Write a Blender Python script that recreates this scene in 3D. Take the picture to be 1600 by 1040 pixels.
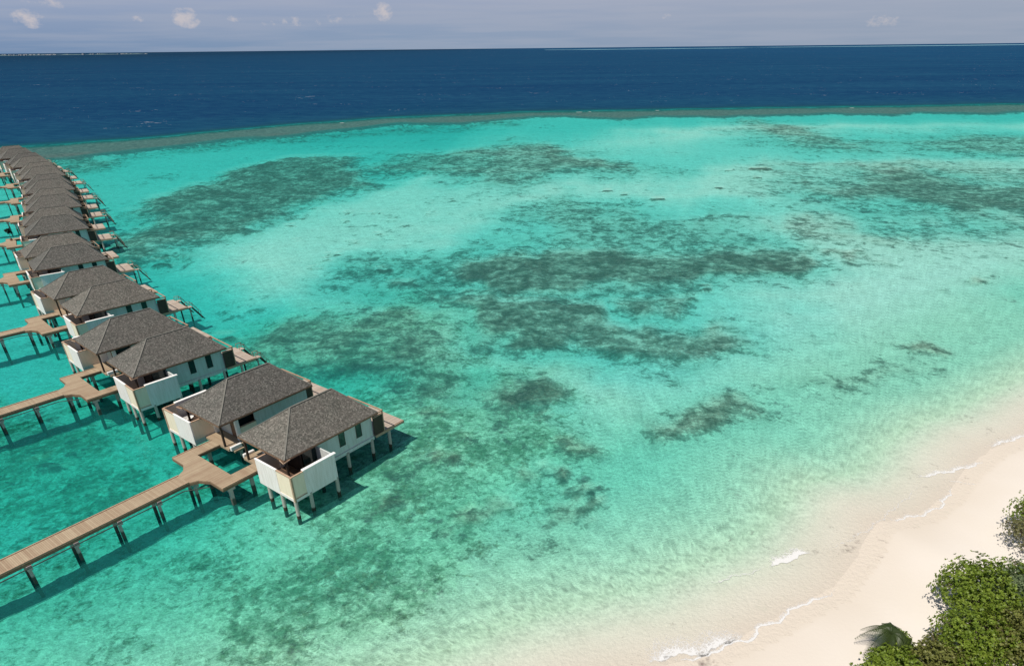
import bpy, bmesh, math, random
import numpy as np
from mathutils import Vector, Matrix
random.seed(7); rng = np.random.default_rng(7)
for o in list(bpy.data.objects): bpy.data.objects.remove(o)
S = bpy.context.scene
COL = S.collection
R = math.radians

# ------------------------------------------------------------------ camera
CAM_H, PITCH, ROLL, FPX, CY = 36.0, 0.5449, -0.0106, 1010.7, 688.1
cp, sp = math.cos(PITCH), math.sin(PITCH)
r_, u_, f_ = Vector((1, 0, 0)), Vector((0, sp, cp)), Vector((0, cp, -sp))
cr, sr = math.cos(ROLL), math.sin(ROLL)
RR, UU = r_*cr + u_*sr, u_*cr - r_*sr
cam = bpy.data.cameras.new('camera'); co = bpy.data.objects.new('camera', cam); COL.objects.link(co)
cam.sensor_width = 36.0; cam.sensor_fit = 'HORIZONTAL'; cam.lens = FPX*36.0/1600.0
cam.shift_y = (CY-520.0)/1600.0
cam.clip_start = 0.5; cam.clip_end = 200000
M = Matrix.Identity(4)
for i in range(3):
    M[i][0] = RR[i]; M[i][1] = UU[i]; M[i][2] = -f_[i]
M[0][3], M[1][3], M[2][3] = 0, 0, CAM_H
co.matrix_world = M
S.camera = co

# ------------------------------------------------------------------ sun, sky
LD = Vector((0.375, 0.400, -1.0)).normalized()          # direction the light travels
SUN_EL = math.asin(-LD.z)
sun = bpy.data.lights.new('sun', 'SUN'); so = bpy.data.objects.new('sun', sun); COL.objects.link(so)
sun.energy = 5.0; sun.angle = R(0.5); sun.color = (1.0, 0.94, 0.85)
so.rotation_euler = LD.to_track_quat('-Z', 'Y').to_euler()
W = bpy.data.worlds.new('World'); S.world = W; W.use_nodes = True
nt = W.node_tree; nt.nodes.clear()
def N(nt, t, **k):
    n = nt.nodes.new(t)
    for a, b in k.items():
        if a == 'inp':
            for i, v in b.items():
                if isinstance(v, bpy.types.NodeSocket): nt.links.new(v, n.inputs[i])
                else: n.inputs[i].default_value = v
        else: setattr(n, a, b)
    return n
def math_(nt, op, a, b=None, clamp=False):
    n = N(nt, 'ShaderNodeMath', operation=op, use_clamp=clamp)
    for i, v in ((0, a), (1, b)):
        if v is None: continue
        if isinstance(v, bpy.types.NodeSocket): nt.links.new(v, n.inputs[i])
        else: n.inputs[i].default_value = v
    return n.outputs[0]
def mixc(nt, f, a, b, blend='MIX'):
    n = N(nt, 'ShaderNodeMix', data_type='RGBA', blend_type=blend)
    n.clamp_factor = True
    for i, v in ((0, f), (6, a), (7, b)):
        if isinstance(v, bpy.types.NodeSocket): nt.links.new(v, n.inputs[i])
        elif i == 0: n.inputs[i].default_value = v
        else: n.inputs[i].default_value = (*v, 1) if len(v) == 3 else v
    return n.outputs[2]
def ramp(nt, fac, stops, interp='LINEAR'):
    n = N(nt, 'ShaderNodeValToRGB'); cr_ = n.color_ramp; cr_.interpolation = interp
    while len(cr_.elements) > len(stops): cr_.elements.remove(cr_.elements[-1])
    while len(cr_.elements) < len(stops): cr_.elements.new(0.5)
    for e, (p, c) in zip(cr_.elements, stops):
        e.position = p; e.color = (c, c, c, 1) if isinstance(c, (int, float)) else (*c, 1)
    nt.links.new(fac, n.inputs[0]); return n.outputs[0]
def noise(nt, vec, scale, detail=4, rough=0.55, dist=0.0):
    n = N(nt, 'ShaderNodeTexNoise'); n.inputs['Scale'].default_value = scale
    n.inputs['Detail'].default_value = detail; n.inputs['Roughness'].default_value = rough
    n.inputs['Distortion'].default_value = dist
    if vec is not None: nt.links.new(vec, n.inputs['Vector'])
    return n.outputs['Fac']
def mapping(nt, vec, scale=(1, 1, 1), rot=(0, 0, 0), loc=(0, 0, 0)):
    m = N(nt, 'ShaderNodeMapping'); nt.links.new(vec, m.inputs[0])
    m.inputs['Scale'].default_value = scale; m.inputs['Rotation'].default_value = rot; m.inputs['Location'].default_value = loc
    return m.outputs[0]

sky = N(nt, 'ShaderNodeTexSky', sky_type='NISHITA', sun_disc=False)
sky.sun_elevation = SUN_EL; sky.sun_rotation = math.atan2(-LD.x, -LD.y); sky.air_density = 1.0; sky.dust_density = 0.6; sky.ozone_density = 3.0
tc = N(nt, 'ShaderNodeTexCoord')
d = tc.outputs['Generated']
sep = N(nt, 'ShaderNodeSeparateXYZ'); nt.links.new(d, sep.inputs[0])
skyc = mixc(nt, 1.0, sky.outputs[0], (0.100, 0.092, 0.082), 'MULTIPLY')
# humid lavender haze bank low over the ocean
el = math_(nt, 'ABSOLUTE', sep.outputs[2])
hz = ramp(nt, el, [(0.0, 1.0), (0.055, 1.0), (0.17, 0.0)])
side = ramp(nt, math_(nt, 'ADD', math_(nt, 'MULTIPLY', sep.outputs[0], 0.6), 0.5), [(0.1, (0.165, 0.265, 0.44)), (0.42, (0.235, 0.33, 0.475)), (0.62, (0.275, 0.35, 0.475)), (0.9, (0.30, 0.365, 0.47))])
high = ramp(nt, math_(nt, 'ADD', math_(nt, 'MULTIPLY', sep.outputs[0], 0.6), 0.5), [(0.1, (0.33, 0.395, 0.55)), (0.5, (0.36, 0.41, 0.54)), (0.9, (0.375, 0.42, 0.52))])
hazec = mixc(nt, ramp(nt, el, [(0.0, 0.0), (0.06, 1.0)]), side, high)
bands = noise(nt, mapping(nt, d, (3, 3, 60)), 2.2, 4, 0.5)
hazec = mixc(nt, math_(nt, 'MULTIPLY', ramp(nt, bands, [(0.40, 0.0), (0.62, 1.0)]), 0.32), hazec, (0.42, 0.45, 0.54))
base = mixc(nt, hz, skyc, hazec)
# small trade-wind cumulus
cn = noise(nt, mapping(nt, d, (1, 1, 1.5)), 110, 6, 0.65)
cn2 = noise(nt, mapping(nt, d, (1, 1, 1.6)), 48, 3, 0.5)
cl = None
for (px, py, pz, wx, wz, amp) in [(-0.5253, .8503, .0325, .018, .010, .8), (-0.4312, .9017, .032, .010, .005, .55), (-0.3833, .9229, .0345, .017, .0115, 1.0),
                            (-0.1585, .9865, .041, .013, .0105, 1.15), (0.2043, .9783, .0332, .012, .006, .6), (0.4389, .8982, .024, .03, .008, .42),
                            (-0.2126, .9765, .034, .028, .0065, .5), (-0.3338, .942, .0334, .011, .004, .55), (-0.2700, .96, .030, .05, .008, .38), (-0.5, .86, .05, .05, .01, .3), (0.1, .99, .055, .10, .006, .3), (0.62, .78, .03, .03, .006, .35)]:
    sub = N(nt, 'ShaderNodeVectorMath', operation='SUBTRACT'); nt.links.new(d, sub.inputs[0]); sub.inputs[1].default_value = (px, py, pz)
    sc = N(nt, 'ShaderNodeVectorMath', operation='MULTIPLY'); nt.links.new(sub.outputs[0], sc.inputs[0]); sc.inputs[1].default_value = (1/wx, 1/wx, 1/wz)
    ln = N(nt, 'ShaderNodeVectorMath', operation='LENGTH'); nt.links.new(sc.outputs[0], ln.inputs[0])
    g = math_(nt, 'MULTIPLY', math_(nt, 'SUBTRACT', 1.15, ln.outputs['Value'], True), amp)
    cl = g if cl is None else math_(nt, 'MAXIMUM', cl, g)
cv = math_(nt, 'ADD', math_(nt, 'MULTIPLY', cl, 0.62), math_(nt, 'ADD', math_(nt, 'MULTIPLY', math_(nt, 'SUBTRACT', cn, 0.5), 1.5), math_(nt, 'MULTIPLY', math_(nt, 'SUBTRACT', cn2, 0.5), 1.3)))
cv = math_(nt, 'MULTIPLY', cv, ramp(nt, cl, [(0.0, 0.0), (0.25, 1.0)]))
cm = ramp(nt, cv, [(0.12, 0.0), (0.66, 1.0)])
base = mixc(nt, math_(nt, 'MULTIPLY', cm, 0.75), base, (0.62, 0.57, 0.58))
bg = N(nt, 'ShaderNodeBackground'); nt.links.new(base, bg.inputs[0]); bg.inputs[1].default_value = 1.0
wo = N(nt, 'ShaderNodeOutputWorld'); nt.links.new(bg.outputs[0], wo.inputs[0])

S.render.engine = 'CYCLES'
S.view_settings.view_transform = 'Standard'; S.view_settings.look = 'None'; S.view_settings.gamma = 1.0
S.view_settings.use_curve_mapping = False; S.view_settings.exposure = -0.05
S.render.resolution_x = 1024; S.render.resolution_y = 665
S.cycles.transparent_max_bounces = 12

# ------------------------------------------------------------------ material helpers
def newmat(name):
    m = bpy.data.materials.new(name); m.use_nodes = True; t = m.node_tree; t.nodes.clear()
    out = N(t, 'ShaderNodeOutputMaterial'); return m, t, out
def principled(t, out, col, rough=0.7, bump=None, spec=0.3, bdist=0.02, bstr=0.5):
    p = N(t, 'ShaderNodeBsdfPrincipled'); p.inputs['Roughness'].default_value = rough
    p.inputs['Specular IOR Level'].default_value = spec
    if isinstance(col, bpy.types.NodeSocket): t.links.new(col, p.inputs['Base Color'])
    else: p.inputs['Base Color'].default_value = (*col, 1)
    if bump is not None:
        b = N(t, 'ShaderNodeBump'); b.inputs['Distance'].default_value = bdist; b.inputs['Strength'].default_value = bstr
        t.links.new(bump, b.inputs['Height']); t.links.new(b.outputs[0], p.inputs['Normal'])
    t.links.new(p.outputs[0], out.inputs[0]); return p
def coords(t, kind='Object'): return N(t, 'ShaderNodeTexCoord').outputs[kind]
def worldpos(t): return N(t, 'ShaderNodeNewGeometry').outputs['Position']
def attr(t, name):
    return N(t, 'ShaderNodeAttribute', attribute_name=name).outputs['Fac']

MAT = {}
def plain(name, col, rough=0.7, var=0.15, scale=3.0, spec=0.3, stretch=(1, 1, 1), bump=0.2):
    m, t, out = newmat(name); v = mapping(t, coords(t), stretch)
    n1 = noise(t, v, scale, 5, 0.6); n2 = noise(t, v, scale*6, 3, 0.6)
    f = math_(t, 'ADD', math_(t, 'MULTIPLY', n1, 0.7), math_(t, 'MULTIPLY', n2, 0.3))
    c = mixc(t, ramp(t, f, [(0.3, 0.0), (0.7, 1.0)]), tuple(x*(1-var) for x in col), tuple(min(1, x*(1+var)) for x in col))
    principled(t, out, c, rough, f if bump else None, spec, 0.01, bump or 0.1); MAT[name] = m; return m
# white painted boarding: thin horizontal joints and rain streaks
def boarding(name, col, pitch=0.2, vert=False, streak=0.18):
    m, t, out = newmat(name); v = coords(t); s = N(t, 'ShaderNodeSeparateXYZ'); t.links.new(v, s.inputs[0])
    ax = s.outputs[2] if not vert else math_(t, 'ADD', s.outputs[0], s.outputs[1])
    fr = math_(t, 'FRACT', math_(t, 'DIVIDE', ax, pitch))
    joint = ramp(t, fr, [(0.0, 0.0), (0.06, 1.0), (0.94, 1.0), (1.0, 0.0)])
    st = noise(t, mapping(t, v, (3.5, 3.5, 0.35)), 1.6, 5, 0.65)
    c = mixc(t, ramp(t, st, [(0.42, 0.0), (0.72, 1.0)]), col, tuple(x*(1-streak*k) for x, k in zip(col, (1, 1.1, 1.35))))
    c = mixc(t, math_(t, 'MULTIPLY', math_(t, 'SUBTRACT', 1.0, joint), 0.35), c, tuple(x*0.5 for x in col))
    principled(t, out, c, 0.6, joint, 0.3, 0.006, 0.6); MAT[name] = m; return m
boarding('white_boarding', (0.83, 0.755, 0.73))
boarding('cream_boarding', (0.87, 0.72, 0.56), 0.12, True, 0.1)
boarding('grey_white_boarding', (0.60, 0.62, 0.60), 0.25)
plain('white_paint', (0.80, 0.77, 0.73), 0.5, 0.06)
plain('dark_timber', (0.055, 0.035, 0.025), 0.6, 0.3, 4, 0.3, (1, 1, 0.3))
plain('brown_timber', (0.20, 0.12, 0.075), 0.65, 0.3, 4)
plain('light_timber', (0.42, 0.28, 0.19), 0.7, 0.22, 5)
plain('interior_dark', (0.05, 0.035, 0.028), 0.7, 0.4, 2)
plain('dark_metal', (0.10, 0.11, 0.11), 0.45, 0.2, 6)
plain('pipe_dark', (0.04, 0.05, 0.045), 0.6, 0.2, 6)
plain('bark', (0.16, 0.12, 0.09), 0.9, 0.4, 9)
# glass
m, t, out = newmat('dark_glass'); v = coords(t)
principled(t, out, mixc(t, noise(t, v, 1.2, 2), (0.008, 0.02, 0.02), (0.02, 0.045, 0.042)), 0.08, None, 0.7); MAT['dark_glass'] = m
# concrete pile: pale above, dark growth at the splash zone
m, t, out = newmat('pile_concrete'); v = worldpos(t); s = N(t, 'ShaderNodeSeparateXYZ'); t.links.new(v, s.inputs[0])
n1 = noise(t, v, 2.2, 5, 0.65)
lvl = math_(t, 'ADD', s.outputs[2], math_(t, 'MULTIPLY', math_(t, 'SUBTRACT', n1, 0.5), 0.5))
c = mixc(t, ramp(t, lvl, [(0.30, 1.0), (0.42, 0.0)]), mixc(t, noise(t, v, 3, 4), (0.34, 0.30, 0.27), (0.52, 0.47, 0.42)), (0.045, 0.035, 0.025))
principled(t, out, c, 0.85, n1, 0.2, 0.02, 0.5); MAT['pile_concrete'] = m
m, t, out = newmat('jetty_post'); v = worldpos(t); s = N(t, 'ShaderNodeSeparateXYZ'); t.links.new(v, s.inputs[0])
n1 = noise(t, v, 2.2, 5, 0.65)
lvl = math_(t, 'ADD', s.outputs[2], math_(t, 'MULTIPLY', math_(t, 'SUBTRACT', n1, 0.5), 0.3))
c = mixc(t, ramp(t, math_(t, 'DIVIDE', lvl, 2.0), [(0.33, 1.0), (0.42, 0.0)]), mixc(t, noise(t, v, 3, 4), (0.36, 0.30, 0.28), (0.50, 0.43, 0.40)), (0.085, 0.08, 0.07))
principled(t, out, c, 0.85, n1, 0.2, 0.02, 0.5); MAT['jetty_post'] = m
# timber deck: boards across X, aged pinkish brown
def deckmat(name, c1, c2, pitch=0.14, axis=0):
    m, t, out = newmat(name); v = coords(t); s = N(t, 'ShaderNodeSeparateXYZ'); t.links.new(v, s.inputs[0])
    q = math_(t, 'DIVIDE', s.outputs[axis], pitch); fr = math_(t, 'FRACT', q); fl = math_(t, 'FLOOR', q)
    gap = ramp(t, fr, [(0.0, 0.0), (0.08, 1.0), (0.92, 1.0), (1.0, 0.0)])
    wn = N(t, 'ShaderNodeTexWhiteNoise', noise_dimensions='1D'); t.links.new(fl, wn.inputs['W'])
    q2 = math_(t, 'FLOOR', math_(t, 'DIVIDE', s.outputs[axis], 1.15)); wn2 = N(t, 'ShaderNodeTexWhiteNoise', noise_dimensions='1D'); t.links.new(q2, wn2.inputs['W'])
    n1 = noise(t, v, 1.3, 4, 0.6)
    f = math_(t, 'ADD', math_(t, 'ADD', math_(t, 'MULTIPLY', wn.outputs[0], 0.35), math_(t, 'MULTIPLY', wn2.outputs[0], 0.25)), math_(t, 'MULTIPLY', n1, 0.55))
    c = mixc(t, ramp(t, f, [(0.25, 0.0), (0.9, 1.0)]), c1, c2)
    c = mixc(t, math_(t, 'MULTIPLY', math_(t, 'SUBTRACT', 1.0, gap), 0.7), c, tuple(x*0.3 for x in c1))
    principled(t, out, c, 0.75, gap, 0.2, 0.01, 0.7); MAT[name] = m
deckmat('jetty_deck', (0.29, 0.205, 0.135), (0.41, 0.325, 0.22))
deckmat('jetty_deck_cross', (0.29, 0.205, 0.135), (0.41, 0.325, 0.22), 0.14, 1)
deckmat('sun_deck', (0.34, 0.27, 0.215), (0.50, 0.43, 0.36), 0.18, 1)
# roof shingles
m, t, out = newmat('roof_shingle')
v = coords(t); s = N(t, 'ShaderNodeSeparateXYZ'); t.links.new(v, s.inputs[0])
row = math_(t, 'DIVIDE', s.outputs[2], 0.085); rfl = math_(t, 'FLOOR', row); rfr = math_(t, 'FRACT', row)
geo = N(t, 'ShaderNodeNewGeometry'); oi = N(t, 'ShaderNodeObjectInfo')
vo = N(t, 'ShaderNodeTexVoronoi', feature='F1'); vo.inputs['Scale'].default_value = 7.0; vo.inputs['Randomness'].default_value = 0.9
t.links.new(mapping(t, v, (1, 1, 1.8)), vo.inputs['Vector'])
bw = N(t, 'ShaderNodeRGBToBW'); t.links.new(vo.outputs['Color'], bw.inputs[0])
n1 = noise(t, v, 9, 4, 0.7); n2 = noise(t, v, 0.5, 3, 0.5)
f = math_(t, 'ADD', math_(t, 'MULTIPLY', bw.outputs[0], 0.70), math_(t, 'ADD', math_(t, 'MULTIPLY', n1, 0.30), math_(t, 'MULTIPLY', n2, 0.12)))
c = ramp(t, f, [(0.25, (0.058, 0.057, 0.051)), (0.5, (0.098, 0.096, 0.086)), (0.68, (0.138, 0.133, 0.119)), (0.88, (0.235, 0.222, 0.20))])
c = mixc(t, math_(t, 'MULTIPLY', ramp(t, noise(t, v, 0.8, 2), [(0.35, 0.0), (0.65, 1.0)]), 0.5), c, mixc(t, 0.35, c, (0.17, 0.14, 0.13)))
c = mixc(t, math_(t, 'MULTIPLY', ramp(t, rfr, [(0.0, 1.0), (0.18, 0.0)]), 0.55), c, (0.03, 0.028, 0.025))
c = mixc(t, 1.0, c, ramp(t, oi.outputs['Random'], [(0.0, (0.84, 0.85, 0.86)), (1.0, (1.16, 1.13, 1.08))]), 'MULTIPLY')
principled(t, out, c, 0.85, math_(t, 'ADD', bw.outputs[0], rfr), 0.2, 0.035, 0.8); MAT['roof_shingle'] = m
plain('ridge_cap', (0.155, 0.148, 0.128), 0.85, 0.25, 4)
plain('white_cloth', (0.75, 0.75, 0.73), 0.8, 0.05)
plain('pale_stone', (0.72, 0.70, 0.67), 0.7, 0.1)

# ------------------------------------------------------------------ mesh helpers
class MB:
    def __init__(s): s.v = []; s.f = []
    def poly(s, pts, faces):
        b = len(s.v); s.v += [tuple(p) for p in pts]; s.f += [tuple(b+i for i in f) for f in faces]; return s
    def box(s, x0, x1, y0, y1, z0, z1):
        if x0 > x1: x0, x1 = x1, x0
        if y0 > y1: y0, y1 = y1, y0
        p = [(x0,y0,z0),(x1,y0,z0),(x1,y1,z0),(x0,y1,z0),(x0,y0,z1),(x1,y0,z1),(x1,y1,z1),(x0,y1,z1)]
        return s.poly(p, [(0,3,2,1),(4,5,6,7),(0,1,5,4),(1,2,6,5),(2,3,7,6),(3,0,4,7)])
    def beam(s, a, b, w, h):
        a, b = Vector(a), Vector(b); d = (b-a).normalized(); up = Vector((0,0,1))
        if abs(d.z) > 0.95: up = Vector((1,0,0))
        x = d.cross(up).normalized()*w/2; y = x.cross(d).normalized()*h/2
        p = [a-x-y, a+x-y, a+x+y, a-x+y, b-x-y, b+x-y, b+x+y, b-x+y]
        return s.poly(p, [(0,3,2,1),(4,5,6,7),(0,1,5,4),(1,2,6,5),(2,3,7,6),(3,0,4,7)])
    def tube(s, pts, rad, n=10, cap=True):
        rings = []
        for i, p in enumerate(pts):
            p = Vector(p); q = Vector(pts[min(i+1, len(pts)-1)]) - Vector(pts[max(i-1, 0)]); q.normalize()
            up = Vector((0,0,1)) if abs(q.z) < 0.9 else Vector((1,0,0))
            x = q.cross(up).normalized(); y = q.cross(x).normalized(); r = rad[i] if hasattr(rad, '__len__') else rad
            b = len(s.v)
            for k in range(n):
                a = 2*math.pi*k/n; s.v.append(tuple(p + x*math.cos(a)*r + y*math.sin(a)*r))
            rings.append(b)
        for a, b in zip(rings, rings[1:]):
            for k in range(n): s.f.append((a+k, a+(k+1) % n, b+(k+1) % n, b+k))
        if cap:
            s.f.append(tuple(rings[0]+k for k in range(n))); s.f.append(tuple(rings[-1]+k for k in reversed(range(n))))
        return s
    def build(s, name, mat, parent=None, bevel=0.0, smooth=False, loc=None):
        me = bpy.data.meshes.new(name); me.from_pydata(s.v, [], s.f); me.update()
        bm = bmesh.new(); bm.from_mesh(me); bmesh.ops.recalc_face_normals(bm, faces=bm.faces); bm.to_mesh(me); bm.free()
        if smooth: me.shade_smooth()
        o = bpy.data.objects.new(name, me); COL.objects.link(o)
        if mat: me.materials.append(MAT[mat] if isinstance(mat, str) else mat)
        if parent: o.parent = parent
        if loc: o.location = loc
        if bevel:
            b = o.modifiers.new('bevel', 'BEVEL'); b.width = bevel; b.segments = 1; b.limit_method = 'ANGLE'
        return o
def empty(name, loc, rz, label, cat, group=None):
    o = bpy.data.objects.new(name, None); COL.objects.link(o); o.location = loc; o.rotation_euler = (0, 0, rz)
    o.empty_display_size = 0.5
    tag(o, label, cat, group); return o
def tag(o, label=None, cat=None, group=None, kind=None):
    if label: o['label'] = label
    if cat: o['category'] = cat
    if group: o['group'] = group
    if kind: o['kind'] = kind
    return o
def copy_tree(o, parent=None):
    c = o.copy(); COL.objects.link(c); c.parent = parent
    for ch in list(o.children): copy_tree(ch, c)
    return c

# ------------------------------------------------------------------ terrain data (metres, x right, y away from the beach)
SHORE = [(-400,-190),(-60,-9),(-10,20),(3,27),(9.4,29.3),(13,30.2),(18,33),(24.5,36.6),(28,40),(32,44.6),(36.5,45.8),(41,49),(45,53),(49.8,56.6),(55.3,59.2),(75,72),(150,120),(400,270),(1200,800)]
REEF_N = [(-900,-60),(-330,215),(-208,292),(-167,312),(-126,352),(-69,396),(2,433),(81,444),(160,446),(241,447),(314,443),(1200,430)]
REEF_F = [(-900,-20),(-340,240),(-226,314),(-183,341),(-138,390),(-75,433),(2,463),(87,477),(173,482),(258,484),(346,486),(1200,480)]
def poly_sd(P, X, Y):
    """signed distance, inside positive"""
    P = np.array(P, float); n = len(P); dm = np.full(X.shape, 1e9); ins = np.zeros(X.shape, bool)
    for i in range(n):
        x0, y0 = P[i]; x1, y1 = P[(i+1) % n]; dx, dy = x1-x0, y1-y0
        tt = np.clip(((X-x0)*dx+(Y-y0)*dy)/(dx*dx+dy*dy+1e-9), 0, 1)
        dm = np.minimum(dm, np.hypot(X-x0-tt*dx, Y-y0-tt*dy))
        c = ((y0 > Y) != (y1 > Y)) & (X < dx*(Y-y0)/(dy+1e-12)+x0); ins ^= c
    return np.where(ins, dm, -dm)
def line_sd(P, X, Y):
    """distance to polyline, positive on its left (seaward)"""
    P = np.array(P, float); dm = np.full(X.shape, 1e9); sg = np.ones(X.shape)
    for i in range(len(P)-1):
        x0, y0 = P[i]; x1, y1 = P[i+1]; dx, dy = x1-x0, y1-y0
        tt = np.clip(((X-x0)*dx+(Y-y0)*dy)/(dx*dx+dy*dy), 0, 1)
        dd = np.hypot(X-x0-tt*dx, Y-y0-tt*dy); s = np.sign(dx*(Y-y0)-dy*(X-x0))
        k = dd < dm-1e-6; sg = np.where(k, s, sg); dm = np.minimum(dm, dd)
    return dm*sg
CORAL = [  # polygon, strength, softness
 ([(-101.5,186.7),(-97.3,209.7),(-98.2,257.0),(-89.6,275.6),(-75.5,279.8),(-55.1,254.1),(-50.9,217.8),(-58.8,197.7),(-64.2,184.8),(-69.2,169.6),(-72.4,153.5),(-77.6,142.5),(-91.6,167.2)], .92, 6),
 ([(-56.3,260.3),(-41.5,293.9),(-19.5,284.7),(7.3,324.3),(20.1,295.0),(44.4,247.4),(37.3,230.3),(18.4,235.4),(-3.2,220.7),(-21.0,237.9),(-39.2,241.7)], .68, 9),
 ([(5,300),(7.3,324.3),(20.1,295.0),(44.4,247.4),(30,240),(10,262)], .82, 6),
 ([(-7.0,121.4),(-3.5,129.0),(4.5,138.2),(18.4,141.3),(28.5,135.8),(43.0,130.4),(57.8,128.5),(53.8,121.3),(44.7,115.7),(33.8,119.2),(23.8,116.4),(18.3,111.1),(9.2,109.7),(0.3,108.3),(-6.3,106.8),(-11.2,113.9)], .95, 2.5),
 ([(5.7,177.3),(13.5,193.9),(23.9,188.8),(39.3,168.1),(55.7,163.8),(48.5,140.1),(28.1,140.9),(8.9,144.4),(3.7,162.8)], .56, 7),
 ([(-27.6,135.5),(-21.9,142.9),(-10.9,145.2),(-4.6,125.5),(-10.7,107.0),(-15.1,97.9),(-27.5,114.4)], .55, 4),
 ([(-16.9,104.0),(-10.2,100.7),(-4.1,105.1),(6.6,103.2),(16.6,98.4),(24.8,94.0),(30.9,91.2),(28.4,85.3),(24.7,81.6),(22.0,85.4),(15.4,90.4),(5.8,89.4),(0.2,89.6),(-7.6,92.3),(-11.9,97.0)], .85, 2.2),
 ([(18.2,102.9),(27.7,107.4),(33.8,105.5),(31.9,102.4),(24.0,99.7)], .72, 1.5),
 ([(85,200),(92,222),(112,250),(150,250),(190,225),(195,190),(170,155),(130,142),(100,150),(88,175)], .50, 14),
 ([(-14,105),(-8,130),(4,146),(30,150),(62,134),(56,120),(34,112),(8,102)], .62, 6),
 ([(96.8,209.2),(112.1,225.6),(134.9,241.4),(136.4,224.1),(136.5,206.8),(151.2,211.4),(172,212),(150,170.8),(116.0,159.7),(106.3,161.5),(106.5,176.2),(104.4,189.0),(94.2,194.2)], .82, 8),
 ([(104,208),(118,226),(130,216),(122,198),(110,197)], .9, 3),
 ([(108,184),(126,188),(150,176),(134,165),(114,162)], .85, 4),
 ([(138.7,414.4),(150.9,387.6),(152.5,341.7),(151.0,305.3),(170.3,310.4),(151.9,284.7),(122.9,297.0),(121.2,331.5)], .68, 10),
 ([(170.3,310.4),(208.0,336.5),(238.9,328.4),(300,330),(270,261.7),(194.5,263.4),(176.7,282.7)], .62, 10),
 ([(-35.0,87.0),(-33.1,97.1),(-26.3,98.3),(-16.8,88.8),(-8.9,84.0),(-4.5,76.7),(-7.8,70.4),(-16.1,73.2),(-25.2,77.2)], .70, 3),
 ([(-3.6,73.8),(0.1,77.5),(5.1,76.4),(8.5,72.3),(6.2,68.5),(0.0,68.6)], .80, 2),
 ([(18.1,66.6),(24.2,69.7),(29.1,67.9),(29.0,65.6),(22.3,62.5),(18.7,62.8)], .72, 1.6),
 ([(52.2,84.2),(58.6,85.6),(60.6,83.3),(57.3,81.6),(53.0,82.8)], .72, 1.2),
 ([(34.4,72.0),(41.9,76.5),(51.7,79.2),(49.7,75.3),(39.9,71.9)], .5, 2),
 ([(81.3,114.4),(86.3,115.0),(85.8,110.6),(81.4,109.0)], .7, 1.2),
 ([(8,60.5),(12,61.5),(13,58.5),(9,57.6)], .78, 1),
 ([(60,148),(76,158),(90,160),(92,150),(70,144)], .5, 5),
 ([(64,131),(71,133),(73,128),(65,126)], .7, 1.5),
 ([(-212.5,293.5),(-179.0,291.0),(-150.6,276.6),(-152.1,260.7),(-181.2,268.8)], .66, 7),
 ([(-165,300),(-120,335),(-70,380),(0,415),(0,432),(-70,396),(-126,352)], .60, 9),
]
ALGAE = [  # mottled green ground around the houses
 ([(-15.8,71.5),(-3.1,71.2),(6.1,67.7),(12.9,60.2),(10.8,57.4),(3.8,54.2),(-2.4,47.9),(-5.5,41.0),(-10.8,39),(-18,40),(-24,46),(-22,52.4),(-17,60)], .85, 5),
 ([(-67.4,72.7),(-53.4,70.6),(-40.3,61.3),(-31,55),(-31,50),(-40.9,46.6),(-51.8,46.8)], .95, 4),
 ([(-27.1,35.6),(-21.1,39.7),(-11.4,44.4),(-4.5,42.6),(-5.2,37.3),(-11.5,33.5),(-14,31.6),(-16.4,27.7)], .95, 3),
 ([(-60,80),(-20,110),(-5,90),(10,80),(12,62),(0,48),(-8,36),(-14,28),(-60,28)], .55, 12),
]
SAND = [
 ([(-75,150),(-60,128),(-46,108),(-30,92),(-16,88),(-10,95),(-28,110),(-30,140),(-12,175),(4,205),(-10,225),(-40,215),(-52,190)], 12, 0.8),
 ([(40,290),(110,330),(200,350),(300,350),(300,380),(120,400),(60,370)], 25, 0.62),
 ([(-63.1,127.6),(-42.4,146.5),(-16.3,178.4),(0.8,214.8),(41.5,218.0),(97.4,262.2),(189.2,255.6),(260,262),(240,230),(162.5,216.5),(108.6,232.2),(75.3,173.8),(52.8,183.0),(19.4,198.3),(0.6,177.5),(-14.2,151.0),(-31.7,135.7),(-46.2,115.0)], 14, 0.6),
 ([(54.7,160.5),(80.3,166.2),(103.7,151.9),(160,165.5),(69.9,76),(45.3,62),(30.3,66),(20.5,74.2),(28.3,81.9),(41.3,105.3),(55.4,119.2)], 14, 0.5),
 ([(-23.2,92.8),(-9.3,89.9),(0.1,82.7),(17.1,78.1),(22.8,67.3),(14.7,64.4),(7.9,70.9),(0.1,79.5),(-10.6,82.9)], 5, 0.6),
]
BOMMIES = [(-19.8,116.0,1.7),(-24.8,125.0,1.1),(86.6,239.0,2.7),(41.6,189.7,1.5),(29.3,202.6,1.0),(33.2,196.6,.8),(34.5,111.6,.7),(-71.6,132.4,1.2),(-43.1,91.3,1.1),(63,205,1),(80,222,1.1),(75,236,1)]
_r = np.random.default_rng(3)
BOMMIES += [(_r.uniform(-14, 8), _r.uniform(42, 72), _r.uniform(.5, 1.5)) for _ in range(34)]
BOMMIES += [(_r.uniform(-62, -14), _r.uniform(118, 205), _r.uniform(.45, .95)) for _ in range(48)]
BOMMIES += [(_r.uniform(-62, -38), _r.uniform(50, 72), _r.uniform(.5, 1.2)) for _ in range(14)]
BOMMIES += [(_r.uniform(60, 130), _r.uniform(90, 260), _r.uniform(.5, 1.2)) for _ in range(16)]
def sstep(x): x = np.clip(x, 0, 1); return x*x*(3-2*x)
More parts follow.
